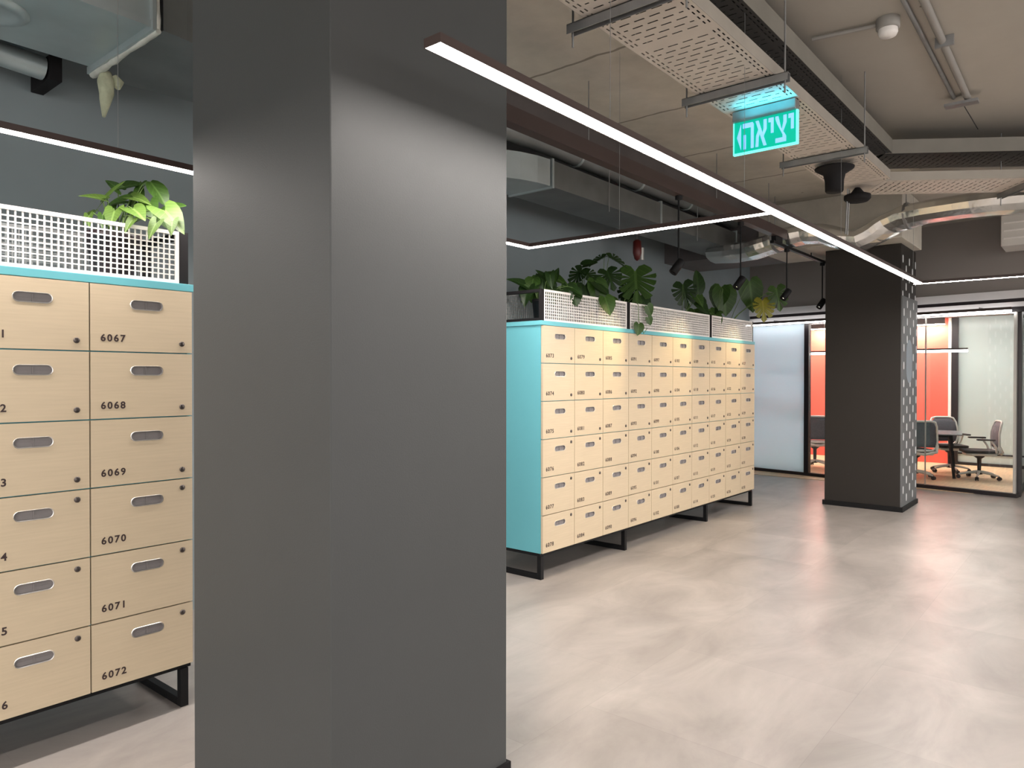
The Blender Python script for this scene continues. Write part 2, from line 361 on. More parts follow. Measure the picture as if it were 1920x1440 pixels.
# local frame: x along the front towards the right, y away from the camera, z up
struct(MB().box((-0.2, 0.0, 2.60), (WL+5, 0.16, SLAB), T=TW).build('wall_bulkhead', 'mauve_wall'))
tr = MB(); tr.box((-0.2, -0.03, 2.50), (WL+5, 0.16, 2.60), T=TW); tr.box((-0.2, -0.01, 2.395), (WL+5, 0.10, 2.455), T=TW); struct(tr.build('trim_1', 'soffit'))
struct(MB().box((-0.2, 0.01, 2.455), (WL+5, 0.10, 2.50), T=TW).build('trim_2', 'black_frame'))
gx0 = 0.95                                   # solid pale panel ends here
tg = thing('window_1', None, None); tg['kind'] = 'structure'
f = MB(); f.box((-0.2, -0.02, 0), (WL+0.02, 0.06, 0.05), T=TW); f.box((-0.2, -0.0, 2.33), (WL+5, 0.06, 2.395), T=TW)
f.box((gx0-0.02, -0.02, 0.05), (gx0+0.05, 0.06, 2.33), T=TW)
f.build('frame', 'black_frame', tg)
p1_ = gx0+0.05+1.68
MB().box((gx0+0.05, 0.015, 0.05), (2.62, 0.027, 2.33), T=TW).build('pane', 'glass', tg)
MB().box((2.632, 0.015, 0.05), (WL-0.03, 0.027, 2.33), T=TW).build('pane', 'glass', tg)
MB().box((2.62, 0.010, 0.05), (2.632, 0.032, 2.33), T=TW).build('pane_joint', 'alu', tg)
MB().box((WL-0.03, 0.0, 0.05), (WL, 0.05, 2.33), T=TW).build('corner_post', 'alu', tg)
struct(MB().box((-0.2, 0.0, 0.05), (gx0-0.02, 0.03, 2.33), T=TW).build('wall_panel', 'frosted'))
# side of the glass box running away from the corner: black frame, cyan screen behind glass
ts = thing('window_2', None, None); ts['kind'] = 'structure'
f = MB(); f.box((11.03, 0.90, 0), (14.6, 0.96, 0.05)); f.box((11.10, 0.885, 0), (11.26, 0.965, 2.36)); f.box((11.26, 0.90, 2.33), (14.6, 0.96, 2.395)); f.build('frame', 'black_frame', ts)
box('pane', (11.26, 0.924, 0.05), (14.6, 0.936, 2.33), 'glass', ts)
# the room behind the glass
struct(box('floor', (11.05, 0.9, -0.001), (14.7, 4.56, 0.004), 'wood_floor'))
struct(box('ceiling', (11.6, 0.9, 2.55), (14.9, 4.72, 2.6), 'ceil_in'))
struct(box('wall_red', (14.62, 2.16, 0), (14.74, 4.6, 2.55), 'red_wall'))
struct(box('wall_side', (11.5, 4.57, 0), (14.9, 4.7, 2.55), 'soffit'))
struct(box('trim_3', (14.55, 2.06, 0), (14.66, 2.16, 2.55), 'black_frame'))
struct(box('trim_4', (14.57, 2.165, 0.05), (14.62, 2.21, 2.55), 'white'))
struct(box('wall_grey', (14.6, -1.6, 0), (14.7, 2.06, 2.55), 'board'))
struct(box('baseboard_grey', (14.57, -1.6, 0), (14.6, 2.06, 0.05), 'black_frame'))
struct(box('trim_5', (14.58, -1.6, 0.19), (14.6, 2.06, 0.215), 'black_frame'))
struct(box('wall_right', (11.3, -1.7, 0), (14.8, -1.62, 2.55), 'grey_wall'))

# ------------------------------------------------------------------ linear lamps
def lamp_run(t, segs, z, wd_=0.058, hh=0.026, wires=()):
    """segs: list of (x0, y0, x1, y1) centre lines"""
    h = MB(); g = MB(); wv = MB()
    for (x0, y0, x1, y1) in segs:
        a = wd_/2
        X0, X1, Y0, Y1 = min(x0, x1)-a, max(x0, x1)+a, min(y0, y1)-a, max(y0, y1)+a
        h.box((X0-0.003, Y0-0.003, z+0.004), (X1+0.003, Y1+0.003, z+hh))
        for (ax, ay, bx, by) in ((X0-0.003, Y0-0.003, X1+0.003, Y0), (X0-0.003, Y1, X1+0.003, Y1+0.003), (X0-0.003, Y0, X0, Y1), (X1, Y0, X1+0.003, Y1)):
            if (bx-ax > 0.01) != (X1-X0 > Y1-Y0) or (ax < X0 or bx > X1) or (ay < Y0 or by > Y1): h.box((ax, ay, z), (bx, by, z+0.004))
        g.box((X0, Y0, z+0.001), (X1, Y1, z+0.004))
    h.build('housing', 'ledhouse', t); g.build('diffuser', 'led', t)
    for (x, y) in wires:
        MB().tube([(x, y, z+hh), (x, y, SLAB)], 0.0012, 5).build('suspension_wire', 'strut', t)
ZL = 2.4
t = thing('linear_pendant_lamp', 'long white linear lamp running from foreground pillar past the far pillar, with a bend', 'lamp')
lamp_run(t, [(1.38+0.026, 1.423, 7.79, 1.423), (7.82, 1.449, 7.82, -1.8)], ZL, wires=[(2.275, 1.423), (3.53, 1.423), (5.2, 1.423), (7.5, 1.423), (7.82, 0.2)])
t2 = thing('linear_pendant_lamp', 'white linear lamp above the lockers, crossing to join the longer lamp', 'lamp')
lamp_run(t2, [(-3.0, 3.125, 3.95, 3.125), (3.95, 3.099, 3.95, 1.478)], ZL, wires=[(0.8, 3.125), (1.25, 3.125), (3.95, 2.4)])
t3 = thing('linear_pendant_lamp', 'added unseen linear lamp along the corridor right of the camera', 'lamp')  # out of view, added as fill from the right
lamp_run(t3, [(-3.0, -1.9, 7.7, -1.9)], ZL, wires=[(0, -1.9), (5, -1.9)])
t7 = thing('linear_pendant_lamp', 'added unseen linear lamp behind the camera, in line with the long lamp', 'lamp')  # out of view, added to brighten the near lockers and pillar
lamp_run(t7, [(-4.0, 1.423, 0.35, 1.423)], ZL, wires=[(-3, 1.423), (0, 1.423)])
t4 = thing('linear_pendant_lamp', 'slim lamp line along the meeting room front below the bulkhead', 'lamp')
MB().box((-0.1, -0.16, 2.349), (WL-0.02, -0.12, 2.385), T=TW).build('housing', 'ledhouse', t4)
MB().box((-0.098, -0.158, 2.328), (WL-0.022, -0.122, 2.349), T=TW).build('diffuser', 'led_soft', t4)
for q in (0.5, 1.9, 3.3): MB().box((q, -0.15, 2.385), (q+0.01, -0.02, 2.40), T=TW).build('bracket', 'strut', t4)
t5 = thing('linear_pendant_lamp', 'short low lamp bar hanging over the meeting table', 'lamp')
box('housing', (12.575, 1.66, 1.925), (12.625, 4.0, 1.95), 'ledhouse', t5); box('diffuser', (12.578, 1.663, 1.89), (12.622, 3.997, 1.925), 'led_soft', t5)
for (yy) in (1.9, 3.7): MB().tube([(12.6, yy, 1.93), (12.6, yy, 2.55)], 0.003, 5).build('suspension_wire', 'alu', t5)
t6 = thing('wall_washer_lamp', 'ceiling lamp line grazing the red meeting room wall', 'lamp')
box('housing', (14.40, 2.25, 2.44), (14.50, 4.5, 2.55), 'ledhouse', t6); box('diffuser', (14.403, 2.253, 2.43), (14.497, 4.497, 2.44), 'ledwash', t6)
t8 = thing('linear_pendant_lamp', 'added ceiling lamp line in the middle of the meeting room', 'lamp')  # added to brighten the room behind the glass
box('housing', (13.25, 0.98, 2.51), (13.35, 4.3, 2.55), 'ledhouse', t8); box('diffuser', (13.253, 0.983, 2.49), (13.347, 4.297, 2.51), 'led_room_fill', t8)

# ------------------------------------------------------------------ lockers
def pill(cx, cz, hl, hr, n=8):
    p = []
    for k in range(n+1): a = -math.pi/2+math.pi*k/n; p.append((cx+hl-hr+hr*math.cos(a), cz+hr*math.sin(a)))
    for k in range(n+1): a = math.pi/2+math.pi*k/n; p.append((cx-hl+hr+hr*math.cos(a), cz+hr*math.sin(a)))
    return p
def door_mesh(W, H):
    """front at y=0 facing -y, origin at lower left; pill shaped hole for the handle"""
    g = 0.0028; T = 0.018; outer = [(g, g), (W-g, g), (W-g, H-g), (g, H-g)]; hole = pill(W*0.53, H*0.72, 0.066, 0.0175)
    pts = outer+hole; n0, n1 = 4, len(hole)
    tri = tessellate_polygon([[V((x, z, 0)) for x, z in outer], [V((x, z, 0)) for x, z in reversed(hole)]])
    rev = list(range(4))+list(range(n0+n1-1, n0-1, -1))
    mb = MB(); N = len(pts)
    vs = [V((x, 0, z)) for x, z in pts]+[V((x, T, z)) for x, z in pts]
    fs = [tuple(rev[i] for i in t_) for t_ in tri]+[tuple(rev[i]+N for i in t_) for t_ in tri]
    fs += [(i, (i+1) % 4, (i+1) % 4+N, i+N) for i in range(4)]
    fs += [(n0+i, n0+(i+1) % n1, n0+(i+1) % n1+N, n0+i+N) for i in range(n1)]
    mb.add(vs, fs); return mb.mesh('door', 'birch')
def handle_mesh(W, H):
    mb = MB(); mb.closed = False; cx, cz = W*0.53, H*0.72
    a = pill(cx, cz, 0.070, 0.0215); b = pill(cx, cz, 0.0655, 0.017); n = len(a)
    vs = [V((x, 0, z)) for x, z in a]+[V((x, -0.0022, z)) for x, z in pill(cx, cz, 0.0685, 0.020)]+[V((x, -0.0015, z)) for x, z in b]+[V((x, 0.010, z)) for x, z in b]
    ring = lambda r0: [(r0*n+i, r0*n+(i+1) % n, (r0+1)*n+(i+1) % n, (r0+1)*n+i) for i in range(n)]
    mb.add(vs, ring(0)+ring(1), 0); mb.add(vs, ring(2), 1)
    mb.add([V((x, 0.010, z)) for x, z in b], [tuple(range(n))], 1)
    mb.box((cx-0.065, 0.007, cz-0.001), (cx+0.065, 0.0105, cz+0.001), 1)
    mb.box((cx-0.002, 0.005, cz-0.016), (cx+0.002, 0.0105, cz+0.016), 1)
    return mb.mesh('handle', ['chrome', 'cup'])
def lock_mesh(W, H, top):
    mb = MB(); T = Matrix.Translation((W*0.885, 0, H*(0.86 if top else 0.15))) @ Matrix.Rotation(math.pi/2, 4, 'X')
    mb.lathe([(0.0118, -0.004), (0.0118, 0.003), (0.0095, 0.005), (0.0, 0.005)], n=16, T=T)
    mb.box((-0.0008, -0.007, 0.0045), (0.0008, 0.007, 0.0062), T=T @ Matrix.Rotation(0.6, 4, 'Z'))
    return mb.mesh('lock', 'lock')
def text_mesh(s, size, m):
    cu = bpy.data.curves.new('txt', 'FONT'); cu.body = s; cu.size = size; cu.space_character = 1.26; cu.offset = size*0.026; cu.extrude = 0.0004; cu.resolution_u = 3
    o = bpy.data.objects.new('txt', cu); COL.objects.link(o)
    dg = bpy.context.evaluated_depsgraph_get(); me = bpy.data.meshes.new_from_object(o.evaluated_get(dg))
    bpy.data.objects.remove(o); bpy.data.curves.remove(cu); me.materials.clear(); me.materials.append(M[m]); return me
YF, Z0, ROW = 3.245, 0.196, 0.2823
def locker_bank(x0, cols, W, first, legs, label):
    H = ROW; L = cols*W; D = 0.47
    t = thing('locker_bank', label, 'lockers', (x0, YF, 0))
    cb = MB()
    cb.box((0, 0.006, Z0), (0.018, D, Z0+6*H)); cb.box((L-0.018, 0.006, Z0), (L, D, Z0+6*H))
    cb.box((0.018, 0.02, Z0), (L-0.018, D, Z0+0.018)); cb.box((0.018, D-0.01, Z0), (L-0.018, D, Z0+6*H))
    for c_ in range(1, cols): cb.box((c_*W-0.009, 0.006, Z0), (c_*W+0.009, D-0.01, Z0+6*H))
    for r_ in range(0, 7): cb.box((0.018, 0.0075, max(Z0, Z0+r_*H-0.009)), (L-0.018, D-0.01, min(Z0+6*H, Z0+r_*H+0.009)))
    cb.build('carcass', 'cyan', t)
    box('top_panel', (-0.012, -0.012, Z0+6*H), (L+0.012, D+0.01, Z0+6*H+0.033), 'cyan', t, bevel=0.002)
    box('plinth_rail', (0, 0.012, Z0-0.022), (L, D, Z0), 'black', t)
    for lx in legs:
        g = MB(); q = 0.036
        g.box((lx, 0.004, 0), (lx+q, 0.004+q, Z0-0.022)); g.box((lx, D-q, 0), (lx+q, D, Z0-0.022)); g.box((lx, 0.004+q, 0), (lx+q, D-q, q))
        g.build('leg_frame', 'black', t, bevel=0.002)
    dm = door_mesh(W, H); hm = handle_mesh(W, H); lm = [lock_mesh(W, H, False), lock_mesh(W, H, True)]
    n = first
    for c_ in range(cols):
        for r_ in range(6):
            dd = bpy.data.objects.new('door', dm); COL.objects.link(dd); dd.parent = t; dd.location = (c_*W, -0.014, Z0+(5-r_)*H)
            hh = bpy.data.objects.new('handle', hm); COL.objects.link(hh); hh.parent = dd
            ll = bpy.data.objects.new('lock', lm[1 if r_ >= 3 else 0]); COL.objects.link(ll); ll.parent = dd
            tx = bpy.data.objects.new('number', text_mesh(str(n), 0.041, 'ink')); COL.objects.link(tx); tx.parent = dd
            tx.location = (W*0.095, -0.0006, H*0.155); tx.rotation_euler = (math.pi/2, 0, 0)
            n += 1
    return t
WF, WN = 0.4095, 0.431
locker_bank(1.610-4*WN, 4, WN, 6049, [0.01, 4*WN-0.05], 'near birch locker bank left of the foreground pillar, doors numbered up to 6072')
locker_bank(4.247, 10, WF, 6073, [0.003, 3*WF-0.03, 7*WF-0.03, 10*WF-0.045], 'far locker bank with turquoise side, ten columns of birch doors from 6073')
ZT = Z0+6*ROW+0.033

# ------------------------------------------------------------------ mesh planter troughs on the lockers
def trough(x0, x1, label, post0=0.0, post1=0.0, h=0.235, D=0.40):
    t = thing('planter_trough', label, 'planter trough', (x0, YF+0.004, ZT), group='mesh planter troughs on top of the lockers')
    L = x1-x0
    def panel(y):
        mb = MB(); r = 0.016; z0_, z1_ = 0.0, h
        mb.box((0, y, z0_), (L, y+0.012, z0_+r)); mb.box((0, y, z1_-r), (L, y+0.012, z1_))
        mb.box((0, y, z0_+r), (r, y+0.012, z1_-r)); mb.box((L-r, y, z0_+r), (L, y+0.012, z1_-r))
        n = int(round((L-2*r)/0.0245)); p = (L-2*r)/n
        for k in range(1, n): mb.box((r+k*p-0.0027, y+0.003, z0_+r), (r+k*p+0.0027, y+0.009, z1_-r))
        nz = 9; pz = (h-2*r)/nz
        for k in range(1, nz): mb.box((r, y+0.004, z0_+r+k*pz-0.0027), (L-r, y+0.0085, z0_+r+k*pz+0.0027))
        return mb
    panel(0.0).build('front_mesh_panel', 'white', t); panel(D-0.012).build('rear_mesh_panel', 'strutpaint', t)
    def endframe(xa, xb):
        mb = MB(); q = 0.022
        mb.box((xa, 0.0, 0), (xb, q, h)); mb.box((xa, D-q, 0), (xb, D, h)); mb.box((xa, q, 0), (xb, D-q, q)); mb.box((xa, q, h-q), (xb, D-q, h)); return mb
    endframe(-max(post0, 0.02), 0).build('end_frame', 'blackmatte', t); endframe(L, L+max(post1, 0.02)).build('end_frame', 'blackmatte', t)
    return t
trough(-0.10, 1.558, 'white mesh trough on the near locker bank', post1=0.042)
trough(4.285, 5.472, 'white mesh trough on far lockers, nearest the camera', post0=0.034)
trough(5.528, 7.148, 'white mesh trough in the middle of the far lockers', post0=0.03, post1=0.025)
trough(7.205, 8.318, 'white mesh trough at the far end of the far lockers', post0=0.03)

# ------------------------------------------------------------------ plants
def outline_arrow():
    h = [(0, 0.0), (0.16, -0.34), (0.30, -0.40), (0.36, -0.22), (0.35, 0.05), (0.30, 0.32), (0.19, 0.62), (0.08, 0.86), (0, 1.0)]
    return h
def outline_oval():
    return [(0, 0.0), (0.12, -0.04), (0.26, 0.06), (0.36, 0.26), (0.38, 0.46), (0.30, 0.70), (0.16, 0.90), (0, 1.0)]
def outline_heart():
    return [(0, 0.0), (0.12, -0.14), (0.28, -0.14), (0.42, 0.04), (0.46, 0.28), (0.38, 0.56), (0.20, 0.82), (0, 1.0)]
def outline_monstera():
    pts = [(0, 0.0), (0.10, -0.14), (0.24, -0.18)]
    ang = [(-18, 0.44, 0.10), (8, 0.52, 0.11), (31, 0.56, 0.12), (50, 0.62, 0.15), (66, 0.74, 0.22)]
    for a, R_, ri in ang:
        for da, rr in ((-9, 0.97), (0, 1.0), (7, 0.97)):
            q = math.radians(a+da); pts.append((R_*rr*math.cos(q), 0.12+R_*rr*math.sin(q)))
        q = math.radians(a+12.5); y0 = 0.12+ri*1.9*math.sin(math.radians(max(a, 5))); pts.append((0.12*math.cos(q)+0.02, y0+0.04))
    pts += [(0.14, 0.88), (0.05, 0.96), (0, 1.0)]
    return pts
OUT = {'arrow': outline_arrow(), 'oval': outline_oval(), 'heart': outline_heart(), 'monstera': outline_monstera()}
_leafcache = {}
def leaf_mesh(kind, m, curl=0.25, fold=0.22):
    key = (kind, m, curl, fold)
    if key in _leafcache: return _leafcache[key]
    h = OUT[kind]; bm = bmesh.new()
    for sgn in (1, -1):
        poly = [(x*sgn, y) for x, y in h]
        tri = tessellate_polygon([[V((x, y, 0)) for x, y in poly]])
        vs = [bm.verts.new((x, y, 0)) for x, y in poly]
        for t_ in tri:
            try: bm.faces.new([vs[i] for i in t_])
            except ValueError: pass
    bmesh.ops.subdivide_edges(bm, edges=bm.edges, cuts=1, use_grid_fill=True)
    bmesh.ops.triangulate(bm, faces=bm.faces)
    bmesh.ops.remove_doubles(bm, verts=bm.verts, dist=0.001)
    for v in bm.verts:
        x, y = v.co.x, v.co.y
        v.co.z = fold*abs(x)-curl*y*y*0.8-0.25*x*x*curl
    bmesh.ops.recalc_face_normals(bm, faces=bm.faces)
    for f_ in bm.faces: f_.smooth = True
    me = bpy.data.meshes.new('leaf'); bm.to_mesh(me); bm.free(); me.materials.append(M[m]); _leafcache[key] = me; return me
def add_leaf(t, root, base, tip, nrm, kind, m, wscale=1.0, curl=0.25, stem_r=0.0025, sag=0.05):
    """leaf from its base point towards tip, upper side facing nrm; stem rises from root"""
    base, tip, root, nrm = V(base), V(tip), V(root), V(nrm)
    y = tip-base; s = y.length; y.normalize(); x = y.cross(nrm).normalized(); z = x.cross(y)
    o = bpy.data.objects.new('leaf', leaf_mesh(kind, m, curl)); COL.objects.link(o); o.parent = t
    mt = Matrix((x*s*wscale, y*s, z*s)).transposed().to_4x4(); mt.translation = base; o.matrix_local = mt
    mid = (root+base)/2+V((0, 0, sag))+(base-root).cross(V((0, 0, 1)))*0.05
    pts = [root, root*0.6+mid*0.4+V((0, 0, sag*0.5)), mid, mid*0.4+base*0.6+V((0, 0, sag*0.3)), base]
    MB().tube(pts, [stem_r*1.3, stem_r*1.2, stem_r, stem_r, stem_r*0.8], 6).build('stem', 'stem', t)
def plant(x, y, label, leaves, pot='potdark', r=0.085, h=0.2, name='potted_plant', z=None, cat='plant', group='plants in the locker top troughs'):
    z = ZT+0.002 if z is None else z
    t = thing(name, label, cat, (x, y, z), group=group)
    MB().lathe([(r*0.72, 0), (r*0.95, h*0.86), (r*1.0, h*0.87), (r*1.0, h), (r*0.9, h), (r*0.88, h*0.9)], n=24).build('pot', pot, t)
    MB().lathe([(r*0.87, h*0.885), (r*0.6, h*0.91), (0.002, h*0.92)], n=20).build('soil', 'soil', t)
    for lf in leaves:
        kind, base, tip, nrm, m = lf[:5]; kw = lf[5] if len(lf) > 5 else {}
        root = V((base[0]-x, base[1]-y, 0)).normalized()*r*0.3 if (V((base[0]-x, base[1]-y, 0)).length > 0.01) else V((0, 0, 0))
        add_leaf(t, (root.x, root.y, h*0.9), V(base)-V((x, y, z)), V(tip)-V((x, y, z)), nrm, kind, m, **kw)
    return t
CD = V((0, 0, 1.5))
# near plant: pale arrow-shaped leaves spilling over the mesh; screen-like plane helper in the world: right (r), up (u), depth y
rr_ = V((math.sin(yaw), -math.cos(yaw), 0)); ff_ = V((math.cos(yaw), math.sin(yaw), 0))
def L3(c0, a, b_, d_): return V(c0)+rr_*a+V((0, 0, 1))*b_+ff_*d_
c0 = V((1.41, 3.41, 2.195))
nl = []
def lf(kind, a, b_, d_, ta, tb, td, m, n=(-0.3, 0.5), **kw):
    nrm = rr_*n[0]+V((0, 0, 1))*n[1]-ff_*0.75
    nl.append((kind, L3(c0, a, b_, d_), L3(c0, ta, tb, td), nrm, m, kw))
# large leaves in front
lf('arrow', -0.045, 0.085, -0.10, 0.045, 0.16, -0.13, 'leaf_light', (-0.1, 0.9), curl=0.1)
lf('arrow', -0.06, 0.08, -0.12, -0.135, 0.09, -0.16, 'leaf_light', (-0.1, 1.0), wscale=1.1, curl=0.15)
lf('arrow', 0.08, 0.035, -0.12, 0.165, -0.015, -0.19, 'leaf_light', (0.2, 0.9), wscale=1.1, curl=0.2)
lf('arrow', 0.20, 0.035, -0.08, 0.31, -0.06, -0.14, 'leaf_light', (0.3, 0.7), wscale=1.1, curl=0.2)
lf('arrow', 0.01, 0.02, -0.14, 0.015, -0.055, -0.19, 'leaf_light', (0.0, 0.5), wscale=1.25, curl=0.15)
lf('heart', -0.125, 0.04, -0.05, -0.155, -0.03, -0.10, 'leaf_light', (-0.5, 0.4), wscale=1.1)
lf('arrow', 0.03, 0.11, -0.02, 0.12, 0.085, -0.05, 'leaf_light', (0.1, 0.9))
lf('arrow', 0.10, -0.02, -0.16, 0.075, -0.075, -0.19, 'leaf_light', (0.0, 0.6), wscale=1.0)
lf('arrow', 0.19, -0.03, -0.14, 0.165, -0.10, -0.17, 'leaf_light', (0.1, 0.6))
lf('arrow', 0.25, -0.02, -0.12, 0.26, -0.08, -0.16, 'leaf_light', (0.1, 0.6))
lf('arrow', -0.10, -0.0, -0.14, -0.085, -0.05, -0.17, 'leaf_light', (0.0, 0.6), wscale=0.9)
lf('arrow', -0.04, 0.0, -0.14, -0.03, -0.055, -0.17, 'leaf_mid', (0.0, 0.6), wscale=0.9)
# darker leaves behind
lf('oval', -0.06, 0.16, 0.02, 0.03, 0.205, 0.05, 'leaf_mid', (0.0, 0.8), wscale=1.0)
lf('arrow', -0.06, 0.16, 0.02, -0.125, 0.205, 0.02, 'leaf_mid', (-0.4, 0.6), wscale=0.8)
lf('arrow', 0.03, 0.14, 0.03, 0.02, 0.21, 0.05, 'leaf_mid', (0.0, 0.5))
lf('oval', 0.085, 0.19, 0.02, 0.165, 0.095, 0.02, 'leaf_mid', (0.7, 0.6), wscale=1.0)
lf('oval', 0.07, 0.19, 0.02, 0.0, 0.13, 0.02, 'leaf_mid', (-0.4, 0.8), wscale=0.9)
lf('oval', 0.13, 0.07, 0.05, 0.225, 0.105, 0.05, 'leaf_mid', (0.2, 0.9), wscale=0.9)
lf('oval', -0.01, 0.14, 0.05, -0.09, 0.12, 0.08, 'leaf_mid', (-0.4, 0.7))
lf('arrow', 0.0, 0.07, 0.0, 0.08, 0.03, -0.04, 'leaf_mid', (0.0, 0.6), wscale=1.2)
lf('arrow', 0.10, 0.08, -0.02, 0.14, 0.0, -0.06, 'leaf_mid', (0.0, 0.6), wscale=1.2)
lf('arrow', 0.14, 0.04, 0.0, 0.20, -0.03, -0.04, 'leaf_mid', (0.1, 0.6), wscale=1.2)
lf('arrow', -0.06, 0.06, 0.0, -0.10, -0.02, -0.04, 'leaf_mid', (-0.1, 0.6), wscale=1.2)
lf('arrow', -0.02, 0.10, 0.0, -0.14, 0.09, 0.02, 'leaf_mid', (-0.1, 0.6), wscale=0.8)
plant(1.36, 3.45, 'pale green arrow-leaved plant in a dark pot behind the near white mesh', nl, 'potdark', r=0.115, h=0.215)

def bush(x, y, label, spec, c0_, pot='potgrey', r=0.07, h=0.19, **kw):
    global nl, c0
    nl = []; c0 = V(c0_)
    for s_ in spec: lf(*s_[:8], n=(s_[8] if len(s_) > 8 else (0, 0.6)), **(s_[9] if len(s_) > 9 else {}))
    return plant(x, y, label, nl, pot, r, h, **kw)
def rnd_leaves(kinds, mats_, n, ra, rb, rd, size, seed, zlow=0.0):
    R_ = random.Random(seed); out = []
    for k in range(n):
        a = R_.uniform(-ra, ra); b_ = R_.uniform(zlow, rb)*(1-0.5*abs(a)/ra); d_ = R_.uniform(-rd, rd)
        s_ = size*R_.uniform(0.7, 1.15); th = math.atan2(-0.4+R_.uniform(-0.5, 0.5), a+R_.uniform(-0.4, 0.4)*ra)
        out.append((R_.choice(kinds), a, b_, d_, a+s_*math.cos(th), b_+s_*math.sin(th), d_-s_*0.4, R_.choice(mats_), (R_.uniform(-0.4, 0.4), 0.7), {'wscale': R_.uniform(0.9, 1.2)}))
    return out
D_, DM = 'leaf_dark', 'leaf_mid'
bush(4.52, 3.46, 'bushy dark plant at the nearest end of the far locker bank', rnd_leaves(['arrow', 'heart'], [D_, D_, DM], 34, 0.20, 0.17, 0.12, 0.13, 3) +
     [('arrow', -0.03, 0.14, 0, -0.09, 0.20, 0, D_), ('arrow', 0.06, 0.14, 0, 0.09, 0.22, 0.02, D_)], (4.58, 3.44, 2.16), 'black')
M_ = 'monstera'
bush(5.12, 3.48, 'dark monstera with drooping leaves above the nearest far trough',
     [(M_, -0.02, 0.20, 0, 0.08, 0.10, -0.06, D_, (0.3, 0.7), {'wscale': 1.1}), (M_, -0.04, 0.22, 0, -0.15, 0.08, -0.02, D_, (-0.4, 0.6), {'wscale': 1.0}),
      ('heart', -0.03, 0.26, 0.02, 0.09, 0.30, 0.0, D_, (0.1, 0.9)), ('heart', -0.02, 0.08, -0.04, 0.02, -0.14, -0.08, D_, (0.1, 0.4), {'wscale': 1.1}),
      ('heart', 0.06, 0.12, -0.02, 0.20, 0.02, -0.04, D_, (0.3, 0.6)), ('heart', 0.07, 0.12, -0.02, 0.12, -0.10, -0.06, DM, (0.3, 0.5)),
      ('heart', -0.10, 0.08, -0.02, -0.16, -0.08, -0.04, DM, (-0.3, 0.5)), ('heart', 0.13, -0.04, -0.2, 0.18, -0.18, -0.24, 'leaf_mid', (0.2, 0.5), {'wscale': 1.1})], (5.15, 3.45, 2.20))
bush(5.45, 3.5, 'tall monstera with two split leaves on long stems over the far lockers',
     [(M_, 0.0, 0.28, 0, 0.07, 0.11, -0.06, D_, (0.1, 0.6), {'wscale': 1.25}), (M_, 0.02, 0.41, 0.02, 0.20, 0.33, 0.02, D_, (0.1, 1.2), {'wscale': 0.7}),
      (M_, -0.02, 0.41, 0.02, -0.17, 0.34, 0.02, D_, (-0.1, 1.3), {'wscale': 0.6}), ('heart', 0.02, 0.02, -0.05, 0.11, -0.05, -0.1, DM, (0.1, 0.6)),
      ('heart', -0.03, 0.04, -0.05, -0.10, -0.06, -0.1, DM, (-0.1, 0.6))], (5.50, 3.47, 2.17))
bush(5.72, 3.47, 'large split monstera leaf standing beside a trailing vine over the far lockers',
     [(M_, 0.02, 0.27, -0.02, 0.03, -0.06, -0.12, 'leaf_mid', (0.0, 0.35), {'wscale': 1.05, 'curl': 0.1}), (M_, 0.0, 0.14, 0, -0.14, 0.04, -0.05, D_, (-0.3, 0.6)),
      ('heart', 0.08, 0.05, 0.0, 0.14, -0.10, -0.05, D_, (0.2, 0.5)), ('heart', -0.03, 0.05, 0.0, -0.06, -0.10, -0.05, D_, (-0.2, 0.5))], (5.86, 3.42, 2.21))
# trailing vine over the mesh
t = thing('trailing_vine', 'thin vine trailing over the mesh, its leaf hanging at the locker top', 'plant', (5.66, 3.28, ZT+0.22), group='plants in the locker top troughs')
MB().tube([(0.06, 0.12, -0.03), (0.02, 0.0, 0.035), (-0.04, -0.06, 0.0), (-0.05, -0.07, -0.14), (0.02, -0.08, -0.25), (0.10, -0.07, -0.20)], 0.003, 6).build('stem', 'stem', t)
MB().tube([(0.02, 0.0, 0.03), (0.12, -0.06, -0.02), (0.15, -0.07, -0.12)], 0.0025, 6).build('stem', 'stem', t)
for (b_, tp, m_) in (((-0.06, -0.075, -0.17), (-0.09, -0.09, -0.27), DM), ((0.10, -0.07, 0.0), (0.16, -0.09, -0.09), DM), ((0.11, -0.07, -0.10), (0.15, -0.09, -0.17), DM)):
    y_ = V(tp)-V(b_); s_ = y_.length; y_.normalize(); x_ = y_.cross(V((-0.5, -0.8, 0.2))).normalized(); z_ = x_.cross(y_)
    o = bpy.data.objects.new('leaf', leaf_mesh('heart', m_)); COL.objects.link(o); o.parent = t
    mt = Matrix((x_*s_*1.1, y_*s_, z_*s_)).transposed().to_4x4(); mt.translation = V(b_); o.matrix_local = mt
bush(6.95, 3.47, 'narrow split-leaved monstera in the middle far trough behind the second spotlight',
     [(M_, -0.06, 0.30, 0, -0.02, 0.04, -0.06, D_, (-0.2, 0.5), {'wscale': 0.95}), ('oval', 0.10, 0.20, 0, 0.11, 0.46, 0.0, D_, (0.3, 0.3), {'wscale': 0.8}),
      ('heart', 0.05, 0.22, 0, 0.16, 0.08, -0.04, DM, (0.3, 0.5)), ('heart', 0.08, 0.12, 0, 0.22, 0.0, -0.04, D_, (0.3, 0.5))], (7.05, 3.44, 2.18))
bush(7.35, 3.47, 'small bushy dark plant right of the middle of the far troughs', rnd_leaves(['heart', 'oval'], [D_, D_, DM], 22, 0.17, 0.13, 0.08, 0.12, 9) +
     [('oval', 0.0, 0.12, 0, -0.08, 0.27, 0, D_, (0, 0.3)), ('oval', 0.0, 0.12, 0, -0.03, 0.25, 0, D_, (0, 0.3))], (7.42, 3.45, 2.16))
